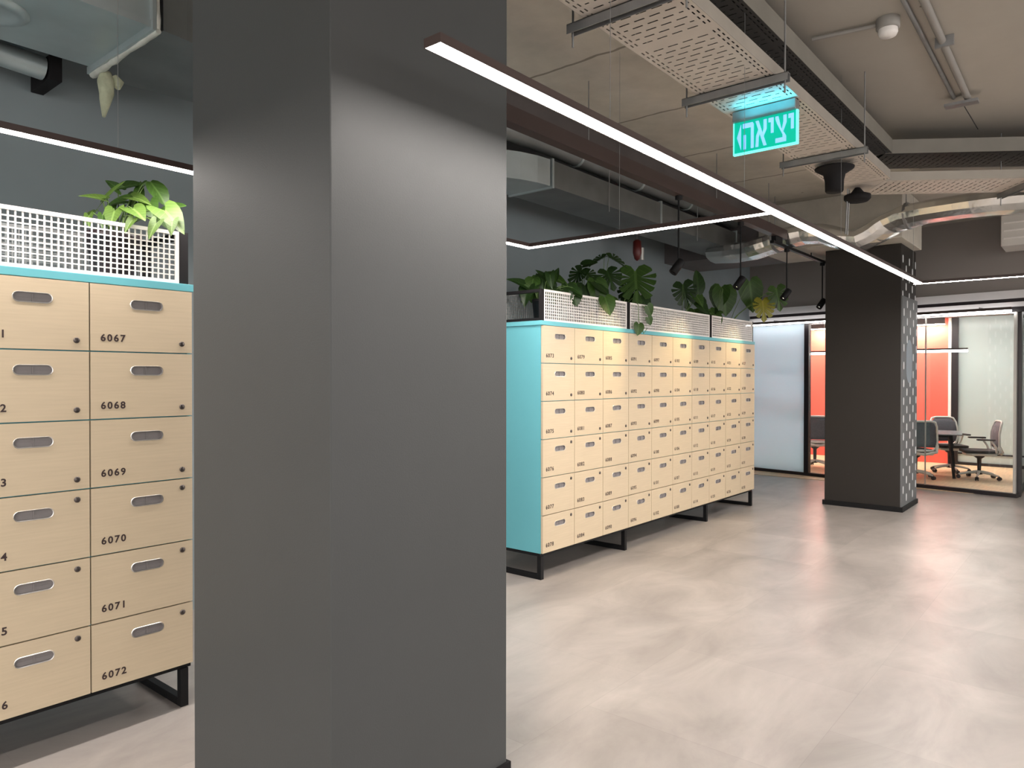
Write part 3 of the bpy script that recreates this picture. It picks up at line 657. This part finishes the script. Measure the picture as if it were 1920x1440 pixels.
bush(7.75, 3.47, 'olive green rounded-leaf plant near the far end of the troughs',
     [('heart', 0.0, 0.36, 0, 0.03, 0.05, -0.05, 'leaf_mid', (-0.1, 0.4), {'wscale': 1.0}), ('heart', -0.02, 0.38, 0.02, -0.08, 0.12, 0.0, 'leaf_mid', (-0.3, 0.4))], (8.02, 3.48, 2.17))
bush(8.08, 3.46, 'yellowing monstera at the far end of the lockers, reaching past the last trough',
     [(M_, 0.0, 0.12, -0.1, 0.02, -0.12, -0.16, 'leaf_yellow', (0.1, 0.5), {'wscale': 1.1, 'stem_r': 0.004}), (M_, 0.16, 0.26, -0.1, 0.20, 0.0, -0.14, 'leaf_mid', (-0.2, 0.4), {'wscale': 0.9, 'stem_r': 0.004}),
      ('heart', -0.10, 0.36, 0.05, -0.06, 0.0, 0.02, 'leaf_mid', (-0.2, 0.3), {'wscale': 0.85})], (8.35, 3.18, 2.27), 'potgrey', r=0.12, h=0.22)

# ------------------------------------------------------------------ lighting track and spotlights
t = thing('lighting_track', 'dark box track hung above the front of the far lockers', 'light track')
box('rail', (1.9, 2.76, 3.02), (8.06, 2.84, 3.12), 'ledhouse', t)
box('extension_rail', (7.7, 2.78, 2.935), (9.56, 2.82, 2.965), 'black', t); box('link_plate', (7.75, 2.775, 2.965), (7.95, 2.825, 3.02), 'black', t); MB().tube([(9.0, 2.8, 2.965), (9.0, 2.8, 3.005)], 0.006, 6).build('hanger_rod', 'black', t)
for xx in (4.2, 6.3, 7.6): MB().tube([(xx, 2.8, 3.12), (xx, 2.8, SLAB)], 0.004, 6).build('hanger_rod', 'strut', t)
def spot(x, label, rest):
    zt = 3.018 if x < 8 else 2.934; sl = 2.458-zt
    t = thing('pendant_spotlight', label, 'spotlight', (x, 2.8, zt), group='black stem spotlights above the far lockers')
    MB().tube([(0, 0, 0), (0, 0, sl)], 0.0075, 8).build('stem', 'black', t)
    MB().lathe([(0.03, 0), (0.03, -0.03), (0.01, -0.035)], n=16).build('mount', 'black', t)
    ax = V((-0.62, 0.42, -0.95)).normalized(); T = Matrix.Translation((0, 0, sl-0.015)) @ V((0, 0, -1)).rotation_difference(ax).to_matrix().to_4x4()
    MB().lathe([(0.034, 0.045), (0.036, 0.04), (0.036, -0.085), (0.031, -0.087), (0.028, -0.07)], n=20, T=T).build('head', 'black', t)
    MB().lathe([(0.0275, -0.068), (0.001, -0.0705)], n=20, T=T).build('lens', 'bulb', t)
    ld = bpy.data.lights.new('beam', 'SPOT'); ld.energy = 34; ld.spot_size = math.radians(62); ld.spot_blend = 0.9; ld.color = (1.0, 0.78, 0.42); ld.shadow_soft_size = 0.03
    lo = bpy.data.objects.new('beam', ld); COL.objects.link(lo); lo.parent = t
    ax2 = V((-0.5, 0.62, -0.75)).normalized()
    mt = V((0, 0, -1)).rotation_difference(ax).to_matrix().to_4x4(); mt.translation = T @ V((0, 0, -0.095)); lo.matrix_local = mt
spot(5.55, 'black stem spotlight nearest the camera, over the third locker column', 0)
spot(6.86, 'second black stem spotlight from the camera, before the olive plant', 0)
spot(8.16, 'third black stem spotlight, lens glowing, beside the yellow monstera', 0)
spot(9.44, 'last black stem spotlight, beside the far pillar', 0)

# ------------------------------------------------------------------ cable trays
def tray(name, L, W, H, label, loc, rz, cables, m='tray', cat='cable tray', x0=0.0, m2=None):
    t = thing(name, label, cat, loc, rz)
    P = 0.052; sl = 0.0095; n = int(L/P); mb = MB(); tk = 0.0015
    mb.closed = True
    e = 0.055                             # edge band with small slots along the run
    mid0, mid1 = e+0.006, W-e-0.006
    per = (mid1-mid0)/4
    for k in range(n):
        xa = x0+k*P
        joint = (k % 20) > 18
        if joint: mb.box((xa, 0, 0), (xa+P, W, tk)); continue
        mb.box((xa, mid0, 0), (xa+P-sl, mid1, tk))
        off = 0.5*per if k % 2 else 0.0
        y = mid0
        cuts = []
        for q in range(-1, 5):
            s0 = mid0+q*per+off+0.012; s1 = s0+per-0.024
            s0 = max(s0, mid0+0.004); s1 = min(s1, mid1-0.004)
            if s1-s0 > 0.01: cuts.append((s0, s1))
        for s0, s1 in cuts:
            if s0 > y: mb.box((xa+P-sl, y, 0), (xa+P, s0, tk))
            y = s1
        if y < mid1: mb.box((xa+P-sl, y, 0), (xa+P, mid1, tk))
        for b0 in (0.0, mid1):            # two edge bands: full strips with a row gap
            ys = [b0, b0+0.014, b0+0.022, b0+0.036, b0+0.044, b0+e+0.006]
            for (ya, yb) in ((ys[0], ys[1]), (ys[2], ys[3]), (ys[4], ys[5])): mb.box((xa, ya, 0), (xa+P, yb, tk))
            for (ya, yb) in ((ys[1], ys[2]), (ys[3], ys[4])): mb.box((xa, ya, 0), (xa+P*0.45, yb, tk))
    mb.build('perforated_base', m2 or m, t)
    s_ = MB(); s_.box((x0, -0.002, 0), (x0+n*P, 0, H)); s_.box((x0, W, 0), (x0+n*P, W+0.002, H)); s_.box((x0, -0.002, H), (x0+n*P, 0.014, H+0.002)); s_.box((x0, W-0.014, H), (x0+n*P, W+0.002, H+0.002))
    s_.build('side_flange', 'trayshade' if m == 'tray' else m, t)
    if cables:
        R_ = random.Random(len(name)+int(L*10))
        for q in range(cables):
            yy = 0.03+(W-0.06)*(q+0.5)/cables
            pts = [(x0+L*i/12.0, yy+R_.uniform(-0.008, 0.008), 0.022+R_.uniform(0, 0.008)) for i in range(13)]
            MB().tube(pts, (W-0.04)/cables/2*0.98, 8, flat=0.6).build('cable', 'cable', t)
    return t
ZB = 3.05
ta = tray('cable_tray', 4.25, 0.42, 0.065, 'perforated cream cable tray running above the exit sign', (2.0, 1.342, ZB), 0, 10)
MB().prism([(x-2.0, y-1.342) for x, y in ((6.209, 1.342), (6.236, 1.382), (6.596, 1.640), (6.50, 1.762), (6.209, 1.762))], -0.0025, -0.0005).build('corner_plate', 'tray', ta)
hd = math.radians(-54.7)
tray('cable_tray', 3.6, 0.44, 0.065, 'perforated cable tray turning off to the right after the exit sign run', (6.235, 1.385, ZB-0.004), hd, 10)
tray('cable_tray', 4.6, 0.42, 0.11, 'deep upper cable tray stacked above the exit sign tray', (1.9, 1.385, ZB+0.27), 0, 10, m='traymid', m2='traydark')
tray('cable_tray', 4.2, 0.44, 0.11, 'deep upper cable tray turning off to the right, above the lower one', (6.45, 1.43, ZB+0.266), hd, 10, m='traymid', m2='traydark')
# corner gusset plates where the lower trays meet
def strut(x, y0, y1, z, rz=0, loc=None, label='', rods=True):
    t = thing('tray_support', label, 'tray support', loc or (x, 0, 0), rz, group='steel channel supports under the cable trays')
    mb = MB(); mb.box((-0.02, y0, z-0.042), (-0.017, y1, z)); mb.box((0.017, y0, z-0.042), (0.02, y1, z)); mb.box((-0.02, y0, z-0.003), (0.02, y1, z)); mb.build('channel', 'strut', t)
    for yy in (y0+0.02, y1-0.02):
        MB().tube([(0, yy, z-0.10), (0, yy, SLAB)], 0.0045, 6).build('threaded_rod', 'strut', t)
    return t
strut(2.62, 1.27, 1.85, ZB-0.004, label='steel channel under the cable tray at the top of the picture')
strut(3.72, 1.27, 1.85, ZB-0.004, label='steel channel under the tray just before the exit sign')
strut(5.25, 1.27, 1.85, ZB-0.004, label='steel channel under the tray beyond the exit sign')
strut(0, -0.09, 0.56, ZB-0.004, rz=hd, loc=(6.85, 0.42, 0), label='steel channel under the right-hand tray branch')

# exit sign
t = thing('exit_sign', 'glowing green sign with pale blue Hebrew letters under the cable tray', 'sign', (4.10, 1.352, 0))
SWd = 0.36
box('housing', (-0.035, 0, 2.985), (0.035, SWd, 3.042), 'strut', t, bevel=0.003)
box('panel', (-0.008, 0.0, 2.805), (0.008, SWd, 2.985), 'sign_green', t)
e = MB(); e.box((-0.0095, -0.005, 2.797), (0.0095, SWd+0.005, 2.807)); e.box((-0.0095, -0.005, 2.807), (0.0095, 0.005, 2.985)); e.box((-0.0095, SWd-0.002, 2.807), (0.0095, SWd+0.005, 2.985)); e.build('lit_edge', 'sign_edge', t)
G = {}
# glyph polygons, x to the reader's right, height 0..1
G['yod'] = ([[(0.0, 1.0), (0.26, 1.0), (0.26, 0.42), (0.12, 0.42), (0.12, 0.84), (0.0, 0.84)]], 0.26)
G['tsadi'] = ([[(0.0, 0.0), (0.54, 0.0), (0.54, 0.20), (0.28, 0.55), (0.15, 1.0), (0.0, 1.0), (0.0, 0.90), (0.08, 0.72), (0.36, 0.28), (0.36, 0.17), (0.0, 0.17)],
               [(0.33, 0.50), (0.40, 0.40), (0.56, 0.72), (0.56, 1.0), (0.40, 1.0), (0.40, 0.76)]], 0.56)
G['alef'] = ([[(0.0, 1.0), (0.16, 1.0), (0.58, 0.0), (0.42, 0.0)], [(0.0, 0.0), (0.15, 0.0), (0.17, 0.36), (0.24, 0.56), (0.16, 0.68), (0.04, 0.44)],
              [(0.36, 0.46), (0.42, 0.36), (0.58, 0.62), (0.58, 1.0), (0.42, 1.0), (0.42, 0.66)]], 0.58)
G['he'] = ([[(0.0, 0.82), (0.0, 1.0), (0.52, 1.0), (0.58, 0.92), (0.58, 0.0), (0.43, 0.0), (0.43, 0.82)], [(0.04, 0.0), (0.17, 0.0), (0.17, 0.56), (0.04, 0.56)]], 0.58)
G['arrow'] = ([[(0.22, 1.0), (0.22, 0.0), (0.0, 0.5)]], 0.22)
seq = ['arrow', 'he', 'alef', 'yod', 'tsadi', 'yod']
Hh = 0.148; tot = sum(G[g][1] for g in seq); gap = (0.325/Hh-tot*1.0)/(len(seq)-1)
lm_ = MB(); cx = 0.0
sc_ = 1.0
if gap < 0.06: sc_ = (0.325/Hh-0.07*(len(seq)-1))/tot; gap = 0.07
# the camera sees the -x side: the reader's right is -y
TS = Matrix(((0, 0, -1, -0.0085), (-1, 0, 0, SWd-0.018), (0, 1, 0, 2.822), (0, 0, 0, 1)))
for g in seq:
    for poly in G[g][0]:
        pts = [((cx+x*sc_)*Hh, y*Hh) for x, y in poly]
        lm_.prism(pts, 0, 0.0015, T=TS)
    cx += G[g][1]*sc_+gap
lm_.build('lettering', 'sign_blue', t)
for yy in (0.03, SWd-0.03): MB().tube([(0, yy, 3.04), (0, yy, 3.052)], 0.006, 8).build('fixing', 'strut', t)
ld = bpy.data.lights.new('sign_glow', 'AREA'); ld.shape = 'RECTANGLE'; ld.size = 0.04; ld.size_y = 0.30; ld.energy = 0.5; ld.color = (0.05, 0.75, 1.0)
lo = bpy.data.objects.new('sign_glow', ld); COL.objects.link(lo); lo.parent = t; lo.location = (-0.09, SWd*0.42, 2.99); lo.rotation_euler = (math.pi, 0, 0)

# trumpet shaped devices under the tray
t = thing('ceiling_speaker', 'black trumpet-shaped device hanging under the cable tray bend', 'speaker', (5.53, 1.56, ZB-0.006))
MB().lathe([(0.005, -0.20), (0.055, -0.20), (0.062, -0.19), (0.064, -0.12), (0.075, -0.07), (0.13, -0.035), (0.135, -0.025), (0.12, -0.02), (0.02, -0.015)][::-1], n=28).build('body', 'blackmatte', t)
MB().tube([(0, 0, -0.02), (0, 0, 0.0)], 0.01, 8).build('bracket', 'strut', t)
t = thing('ceiling_sensor', 'round flat black device beside the trumpet-shaped one', 'sensor', (6.30, 1.60, ZB-0.012))
MB().lathe([(0.01, -0.115), (0.08, -0.11), (0.10, -0.09), (0.10, -0.06), (0.05, -0.04), (0.02, 0.0)][::-1], n=28).build('body', 'blackmatte', t)
t = thing('hanging_rod_pair', 'pair of thin rods hanging below the tray bend', 'rods', (6.25, 1.66, ZB-0.02))
for dx in (0, 0.05): MB().tube([(dx, 0, 0), (dx+0.02, 0.02, -0.36)], 0.006, 6).build('rod', 'strut', t)

# smoke detector with conduit, surface conduits
t = thing('smoke_detector', 'white round smoke detector on the painted ceiling', 'smoke detector', (4.56, 1.0, SLAB))
MB().lathe([(0.062, 0), (0.062, -0.055), (0.055, -0.06), (0.03, -0.06)], n=28).build('mounting_box', 'conduit', t)
MB().lathe([(0.050, -0.060), (0.052, -0.08), (0.044, -0.098), (0.001, -0.102)], n=28).build('sensor_head', 'white', t)
tag(MB().tube([(4.56, 1.06, SLAB-0.02), (4.50, 1.40, SLAB-0.02)], 0.012, 10).build('conduit', 'conduit'), 'short grey conduit from the smoke detector towards the trays', 'conduit')
t = thing('conduit_pair', 'long pair of grey conduits across the ceiling at upper right', 'conduit', (0, 0, 0))
MB().tube([(2.8, 0.765, SLAB-0.026), (6.15, 0.82, SLAB-0.026)], 0.022, 12).build('pipe', 'conduit', t)
MB().tube([(2.8, 0.86, SLAB-0.017), (6.1, 0.90, SLAB-0.017)], 0.014, 10).build('pipe', 'strut', t)
box('end_clamp', (6.08, 0.75, SLAB-0.075), (6.16, 0.96, SLAB-0.055), 'strut', t)
for (xx) in (5.0,): box('clip', (xx, 0.74, SLAB-0.062), (xx+0.02, 0.84, SLAB), 'strut', t)
MB().tube([(6.15, 0.85, SLAB-0.06), (6.5, 0.80, SLAB-0.16)], 0.003, 6).build('loose_wire', 'cable', t)

# pipe and trunking running to the right behind the trays
tag(MB().tube([(7.45, 1.35, 3.46), (9.6, -1.7, 3.46)], 0.06, 14).build('ceiling_pipe', 'conduit'), 'thick grey pipe along the ceiling behind the right-hand cable trays', 'pipe')

# ------------------------------------------------------------------ ducts
def rect_duct(t, pts, w_, h_, name, m):
    """rectangular duct swept along a horizontal path"""
    mb = MB(); k = len(pts); ring = []
    for i, p in enumerate(pts):
        p = V(p); d_ = (V(pts[min(i+1, k-1)])-V(pts[max(i-1, 0)])).normalized(); q = V((-d_.y, d_.x, 0)).normalized()
        ring += [p-q*w_/2-V((0, 0, h_/2)), p+q*w_/2-V((0, 0, h_/2)), p+q*w_/2+V((0, 0, h_/2)), p-q*w_/2+V((0, 0, h_/2))]
    fs = [(i*4+j, i*4+(j+1) % 4, (i+1)*4+(j+1) % 4, (i+1)*4+j) for i in range(k-1) for j in range(4)]
    fs += [(3, 2, 1, 0), tuple((k-1)*4+j for j in range(4))]
    mb.add(ring, fs); return mb.build(name, m, t)
# elbow followed by a long straight duct above the far lockers
t = thing('air_duct', 'flat galvanised duct with a rounded elbow above the far lockers', 'air duct')
arc = [(4.10+0.65+0.0-0.65*math.cos(a)*1.0, 4.35-0.60*math.sin(a), 3.165) for a in [math.pi/2*i/8 for i in range(9)]]
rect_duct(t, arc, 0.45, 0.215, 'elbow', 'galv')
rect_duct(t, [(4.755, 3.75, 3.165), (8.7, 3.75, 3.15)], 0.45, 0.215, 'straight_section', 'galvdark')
for xx in (4.76, 6.6, 8.5): box('flange', (xx-0.012, 3.515, 3.045), (xx+0.012, 3.985, 3.285), 'galv', t)
for xx in (5.6, 7.4): MB().tube([(xx, 3.51, 3.0), (xx, 3.51, SLAB)], 0.004, 6).build('hanger_rod', 'strut', t)
t = thing('round_duct', 'dark round duct with clamps running above the flat duct', 'air duct')
MB().tube([(3.6, 4.2, 3.42), (3.75, 3.85, 3.42), (4.0, 3.66, 3.42), (4.3, 3.60, 3.42), (8.6, 3.60, 3.42)], 0.085, 20).build('pipe', 'galvdark', t)
for xx in (5.2, 6.25, 7.3): MB().tube([(xx-0.015, 3.60, 3.42), (xx+0.015, 3.60, 3.42)], 0.093, 20).build('clamp', 'galv', t)
# left overhead duct
t = thing('overhead_duct', 'large galvanised duct at the upper left with a sealed seam', 'air duct')
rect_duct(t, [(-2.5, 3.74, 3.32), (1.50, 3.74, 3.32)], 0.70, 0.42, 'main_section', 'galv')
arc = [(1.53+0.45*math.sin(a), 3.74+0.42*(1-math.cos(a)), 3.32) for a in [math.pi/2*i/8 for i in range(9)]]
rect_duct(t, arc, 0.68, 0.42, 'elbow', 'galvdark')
fl = MB(); fl.box((1.495, 3.36, 3.08), (1.512, 4.12, 3.115)); fl.box((1.495, 3.36, 3.115), (1.512, 3.40, SLAB-0.006)); fl.box((-2.5, 3.375, 3.095), (1.495, 3.39, 3.125)); fl.build('flange', 'galv', t)
sl_ = MB()
R_ = random.Random(4)
sl_.tube([(1.522, 3.365+0.75*i/14, 3.085+R_.uniform(-0.006, 0.006)) for i in range(15)], [0.011+0.010*i/14+R_.uniform(-0.003, 0.003) for i in range(15)], 8)
sl_.tube([(1.522, 3.372+R_.uniform(-0.004, 0.004), 3.09+0.44*i/10) for i in range(11)], [0.012+R_.uniform(-0.002, 0.004) for i in range(11)], 8)
sl_.build('sealant_seam', 'sealant', t)
MB().lathe([(0.15, 0.0), (0.15, -0.012), (0.10, -0.022), (0.085, -0.006), (0.02, -0.004)], c=(0.98, 3.78, 3.11), n=32).build('access_cap', 'galv', t)
fb = MB(); fb.tube([(1.55, 4.02, 3.07), (1.54, 4.00, 3.02), (1.545, 4.0, 2.965), (1.535, 3.99, 2.92), (1.53, 3.99, 2.87), (1.525, 3.985, 2.835)], [0.028, 0.040, 0.036, 0.028, 0.016, 0.008], 10)
fb.tube([(1.58, 4.0, 3.06), (1.60, 3.99, 3.03), (1.59, 3.98, 3.0)], [0.018, 0.026, 0.014], 8)
tag(fb.build('foam_drip', 'foam'), 'yellowish lump of foam hanging off the duct seam at upper left', 'foam')
t = thing('pipe_stub', 'grey insulated pipe bend behind the upper left duct', 'pipe', (0, 0, 0))
MB().tube([(-1.0, 4.32, 3.13), (1.15, 4.32, 3.13), (1.36, 4.33, 3.12)], 0.06, 14).build('pipe', 'galv', t)
box('bracket', (1.37, 4.27, 3.055), (1.43, 4.55, 3.18), 'blackmatte', t)
# foil duct crossing from the big duct to the right in front of the cross beam
t = thing('foil_duct', 'crinkled silver flexible duct crossing above the far pillar', 'air duct')
pts = [(8.36, 3.72, 3.0), (8.32, 3.5, 2.985), (8.3, 3.25, 2.99), (8.3, 3.05, 3.03), (8.3, 2.86, 3.08), (8.3, 2.65, 3.10), (8.3, 2.45, 3.08), (8.3, 2.25, 3.00), (8.3, 2.08, 2.97), (8.3, 1.92, 3.03), (8.26, 1.76, 3.10), (8.18, 1.58, 3.135), (8.05, 1.36, 3.125), (7.95, 1.1, 3.11), (7.90, 0.85, 3.10), (7.98, 0.58, 3.10), (8.15, 0.36, 3.16), (8.32, 0.26, 3.32), (8.38, 0.24, 3.545)]
fine = []
for i in range(len(pts)-1):
    for q in range(2): fine.append(V(pts[i]).lerp(V(pts[i+1]), q/2))
fine.append(V(pts[-1]))
R_ = random.Random(11)
MB().tube(fine, [0.225+R_.uniform(-0.012, 0.012) for _ in fine], 12, flat=0.50, upv=(0, 0, 1), smooth=False).build('sleeve', 'foil', t)
for yy, xx, zz in ((2.95, 8.3, 3.06), (1.60, 8.19, 3.135)):
    MB().tube([(xx, yy-0.012, zz), (xx, yy+0.012, zz)], 0.246, 18, flat=0.53, upv=(0, 0, 1)).build('strap', 'strut', t)
    MB().tube([(xx-0.1, yy, zz), (xx-0.1, yy, SLAB)], 0.004, 6).build('hanger_rod', 'strut', t)
# red sounder on the grey wall side
t = thing('alarm_sounder', 'small dark red alarm hanging behind the crossing lamp', 'alarm', (7.3, 4.2, 2.98))
MB().lathe([(0.02, 0.10), (0.045, 0.08), (0.05, -0.05), (0.03, -0.12), (0.008, -0.14)][::-1], n=18).build('body', 'red_plastic', t)
MB().tube([(0, 0, 0.09), (0, 0, SLAB-2.98)], 0.01, 8).build('drop_rod', 'strut', t)
MB().tube([(0.10, 0, -0.12), (0.10, 0, 0.02)], 0.03, 12).build('canister', 'alu', t)
# air unit on the bulkhead wall
t = thing('air_unit', 'pale grey air conditioning unit high on the wall at right edge', 'air unit', (10.18, 1.02, 3.04))
u = MB(); u.box((0, -1.6, 0.0), (0.5, 0.0, 0.36)); u.build('casing', 'plastic_white', t, bevel=0.01)
for k in range(3): box('louvre', (-0.012, -1.56, 0.08+k*0.09), (0.0, -0.03, 0.095+k*0.09), 'white', t)
t = thing('batten_lamp', 'unlit batten fitting under the ceiling at right edge', 'lamp', (9.7, 0.92, 3.40))
MB().box((-0.04, -1.4, 0), (0.04, 0.0, 0.045)).build('tube_cover', 'white', t); MB().box((-0.05, -1.42, 0.045), (0.05, 0.04, 0.07)).build('tray', 'strut', t)
for yy in (-0.04, -1.2): MB().tube([(0, yy, 0.07), (0, yy, SLAB-3.40)], 0.006, 6).build('hanger_rod', 'strut', t)

# ------------------------------------------------------------------ meeting room furniture
def chair_proto():
    t = bpy.data.objects.new('office_chair', None); COL.objects.link(t); t.empty_display_size = 0.1
    # faces +y locally; scale follows the photo (seat 0.43, back top 0.86)
    s = MB(); s.prism([(-0.20, -0.20), (0.20, -0.20), (0.225, -0.05), (0.215, 0.16), (0.17, 0.23), (-0.17, 0.23), (-0.215, 0.16), (-0.225, -0.05)], 0.395, 0.435)
    s.build('seat', 'seatfab', t, bevel=0.015)
    s = MB(); s.prism([(-0.18, -0.19), (0.18, -0.19), (0.20, 0.14), (0.12, 0.20), (-0.12, 0.20), (-0.20, 0.14)], 0.355, 0.393); s.build('seat_shell', 'chairframe', t, bevel=0.015)
    # backrest curve: y as a function of z
    def yb(z): return -0.21-0.16*(z-0.44)-0.10*max(0, z-0.70)+0.05*math.sin((z-0.44)*5)
    prof = [(0.195, 0.46), (0.215, 0.56), (0.21, 0.68), (0.195, 0.78), (0.165, 0.845), (0.10, 0.862)]
    ringp = [V((x, yb(z), z)) for x, z in prof]+[V((-x, yb(z), z)) for x, z in reversed(prof)]
    ringp = [V((0.14, yb(0.44)+0.0, 0.425))]+ringp+[V((-0.14, yb(0.44), 0.425))]
    MB().tube(ringp+[ringp[0]], 0.0155, 8).build('backrest_frame', 'chairframe', t)
    b = MB(); rows = [0.475, 0.54, 0.62, 0.70, 0.78, 0.85]; wds = [0.185, 0.20, 0.203, 0.197, 0.185, 0.11]
    fr_ = [V((s_*w_, yb(z)+0.004, z)) for z, w_ in zip(rows, wds) for s_ in (-1, -0.5, 0, 0.5, 1)]
    bk = [v+V((0, -0.008, 0)) for v in fr_]; k = len(fr_)
    fs = [(i*5+j, i*5+j+1, (i+1)*5+j+1, (i+1)*5+j) for i in range(5) for j in range(4)]
    edge = [(0, 1, 2, 3, 4, 9, 14, 19, 24, 29, 28, 27, 26, 25, 20, 15, 10, 5)]
    e0 = edge[0]
    fs2 = [(a+k, b_+k, c_+k, d_+k) for a, b_, c_, d_ in fs]+[(e0[i], e0[(i+1) % len(e0)], e0[(i+1) % len(e0)]+k, e0[i]+k) for i in range(len(e0))]
    b.add(fr_+bk, fs+fs2, 0, True); b.build('backrest', 'meshfab', t)
    sp = MB(); sp.tube([(-0.17, -0.19, 0.40), (-0.19, -0.245, 0.42), (-0.205, yb(0.5), 0.50)], 0.02, 8); sp.tube([(0.17, -0.19, 0.40), (0.19, -0.245, 0.42), (0.205, yb(0.5), 0.50)], 0.02, 8); sp.tube([(-0.19, -0.25, 0.41), (0, -0.28, 0.375), (0.19, -0.25, 0.41)], 0.019, 8)
    sp.build('back_support', 'chairframe', t)
    for sx in (-1, 1):
        a = MB(); a.box((sx*0.245-0.035, -0.14, 0.585), (sx*0.245+0.035, 0.09, 0.608)); a.build('armrest', 'seatfab', t, bevel=0.008)
        a = MB(); a.tube([(sx*0.20, -0.17, 0.41), (sx*0.245, -0.16, 0.48), (sx*0.245, -0.09, 0.585)], [0.018, 0.015, 0.014], 8); a.build('arm_support', 'chairframe', t)
    MB().lathe([(0.055, 0.352), (0.07, 0.33), (0.03, 0.30), (0.024, 0.12), (0.04, 0.11), (0.045, 0.07), (0.02, 0.065)][::-1], n=16).build('column', 'castor', t)
    for k in range(5):
        a = 2*math.pi*k/5+0.3; d_ = V((math.cos(a), math.sin(a), 0))
        MB().tube([d_*0.02+V((0, 0, 0.105)), d_*0.14+V((0, 0, 0.09)), d_*0.265+V((0, 0, 0.062))], [0.024, 0.019, 0.013], 8).build('base_leg', 'chairframe', t)
        q = V((-d_.y, d_.x, 0)); cc = d_*0.27+V((0, 0, 0.027))
        cs = MB(); cs.tube([cc-q*0.022, cc-q*0.006], 0.027, 14, smooth=False); cs.tube([cc+q*0.006, cc+q*0.022], 0.027, 14, smooth=False); cs.tube([cc-q*0.006, cc+q*0.006], 0.012, 8); cs.tube([cc, cc+V((0, 0, 0.035))], 0.007, 8)
        cs.build('castor', 'castor', t)
    return t
ch = chair_proto()
spots = [((12.20, 2.27), -0.95, 'grey mesh office chair with its back to the glass, right beside the far pillar'),
         ((13.35, 2.0), 2.15, 'grey mesh office chair behind the meeting table, facing the glass'),
         ((12.70, 1.52), 0.35, 'grey mesh office chair seen side-on at the right end of the table'),
         ((12.65, 3.86), -1.1, 'grey mesh office chair in the narrow pane left of the far pillar')]
for i, ((x, y), rz, lb) in enumerate(spots):
    o = ch if i == 0 else copy_tree(ch)
    o.location = (x, y, 0.004); o.rotation_euler = (0, 0, rz); tag(o, lb, 'chair', 'office chairs in the meeting room')
t = thing('meeting_table', 'dark-topped meeting table with slanted black legs behind the glass', 'table', (12.42, 1.80, 0.004))
TT = Matrix.Rotation(math.radians(8), 4, 'Z')
mb = MB(); mb.box((-0.02, -0.10, 0.645), (0.92, 1.75, 0.662), T=TT); mb.build('tabletop', 'tabletop', t, bevel=0.004)
mb = MB(); mb.box((0.10, 0.02, 0.605), (0.14, 1.62, 0.643), T=TT); mb.box((0.76, 0.02, 0.605), (0.80, 1.62, 0.643), T=TT); mb.box((0.14, 0.04, 0.605), (0.76, 0.08, 0.643), T=TT); mb.box((0.14, 1.56, 0.605), (0.76, 1.60, 0.643), T=TT); mb.build('underframe', 'black', t)
for (a, b_) in (((0.12, 0.06), (0.02, 0.0)), ((0.78, 0.06), (0.88, 0.0)), ((0.12, 1.58), (0.02, 1.66)), ((0.78, 1.58), (0.88, 1.66))):
    pa, pb = TT @ V((a[0], a[1], 0.63)), TT @ V((b_[0], b_[1], 0.0))
    MB().tube([pb, pa], [0.020, 0.030], 4, smooth=False).build('leg', 'black', t)
# lit cyan screen beside the room, seen past the black frame
tag(box('wall_screen', (11.34, 0.955, 1.30), (11.95, 0.975, 1.95), 'poster'), 'cyan lit panel at the right edge behind the black frame', 'screen')
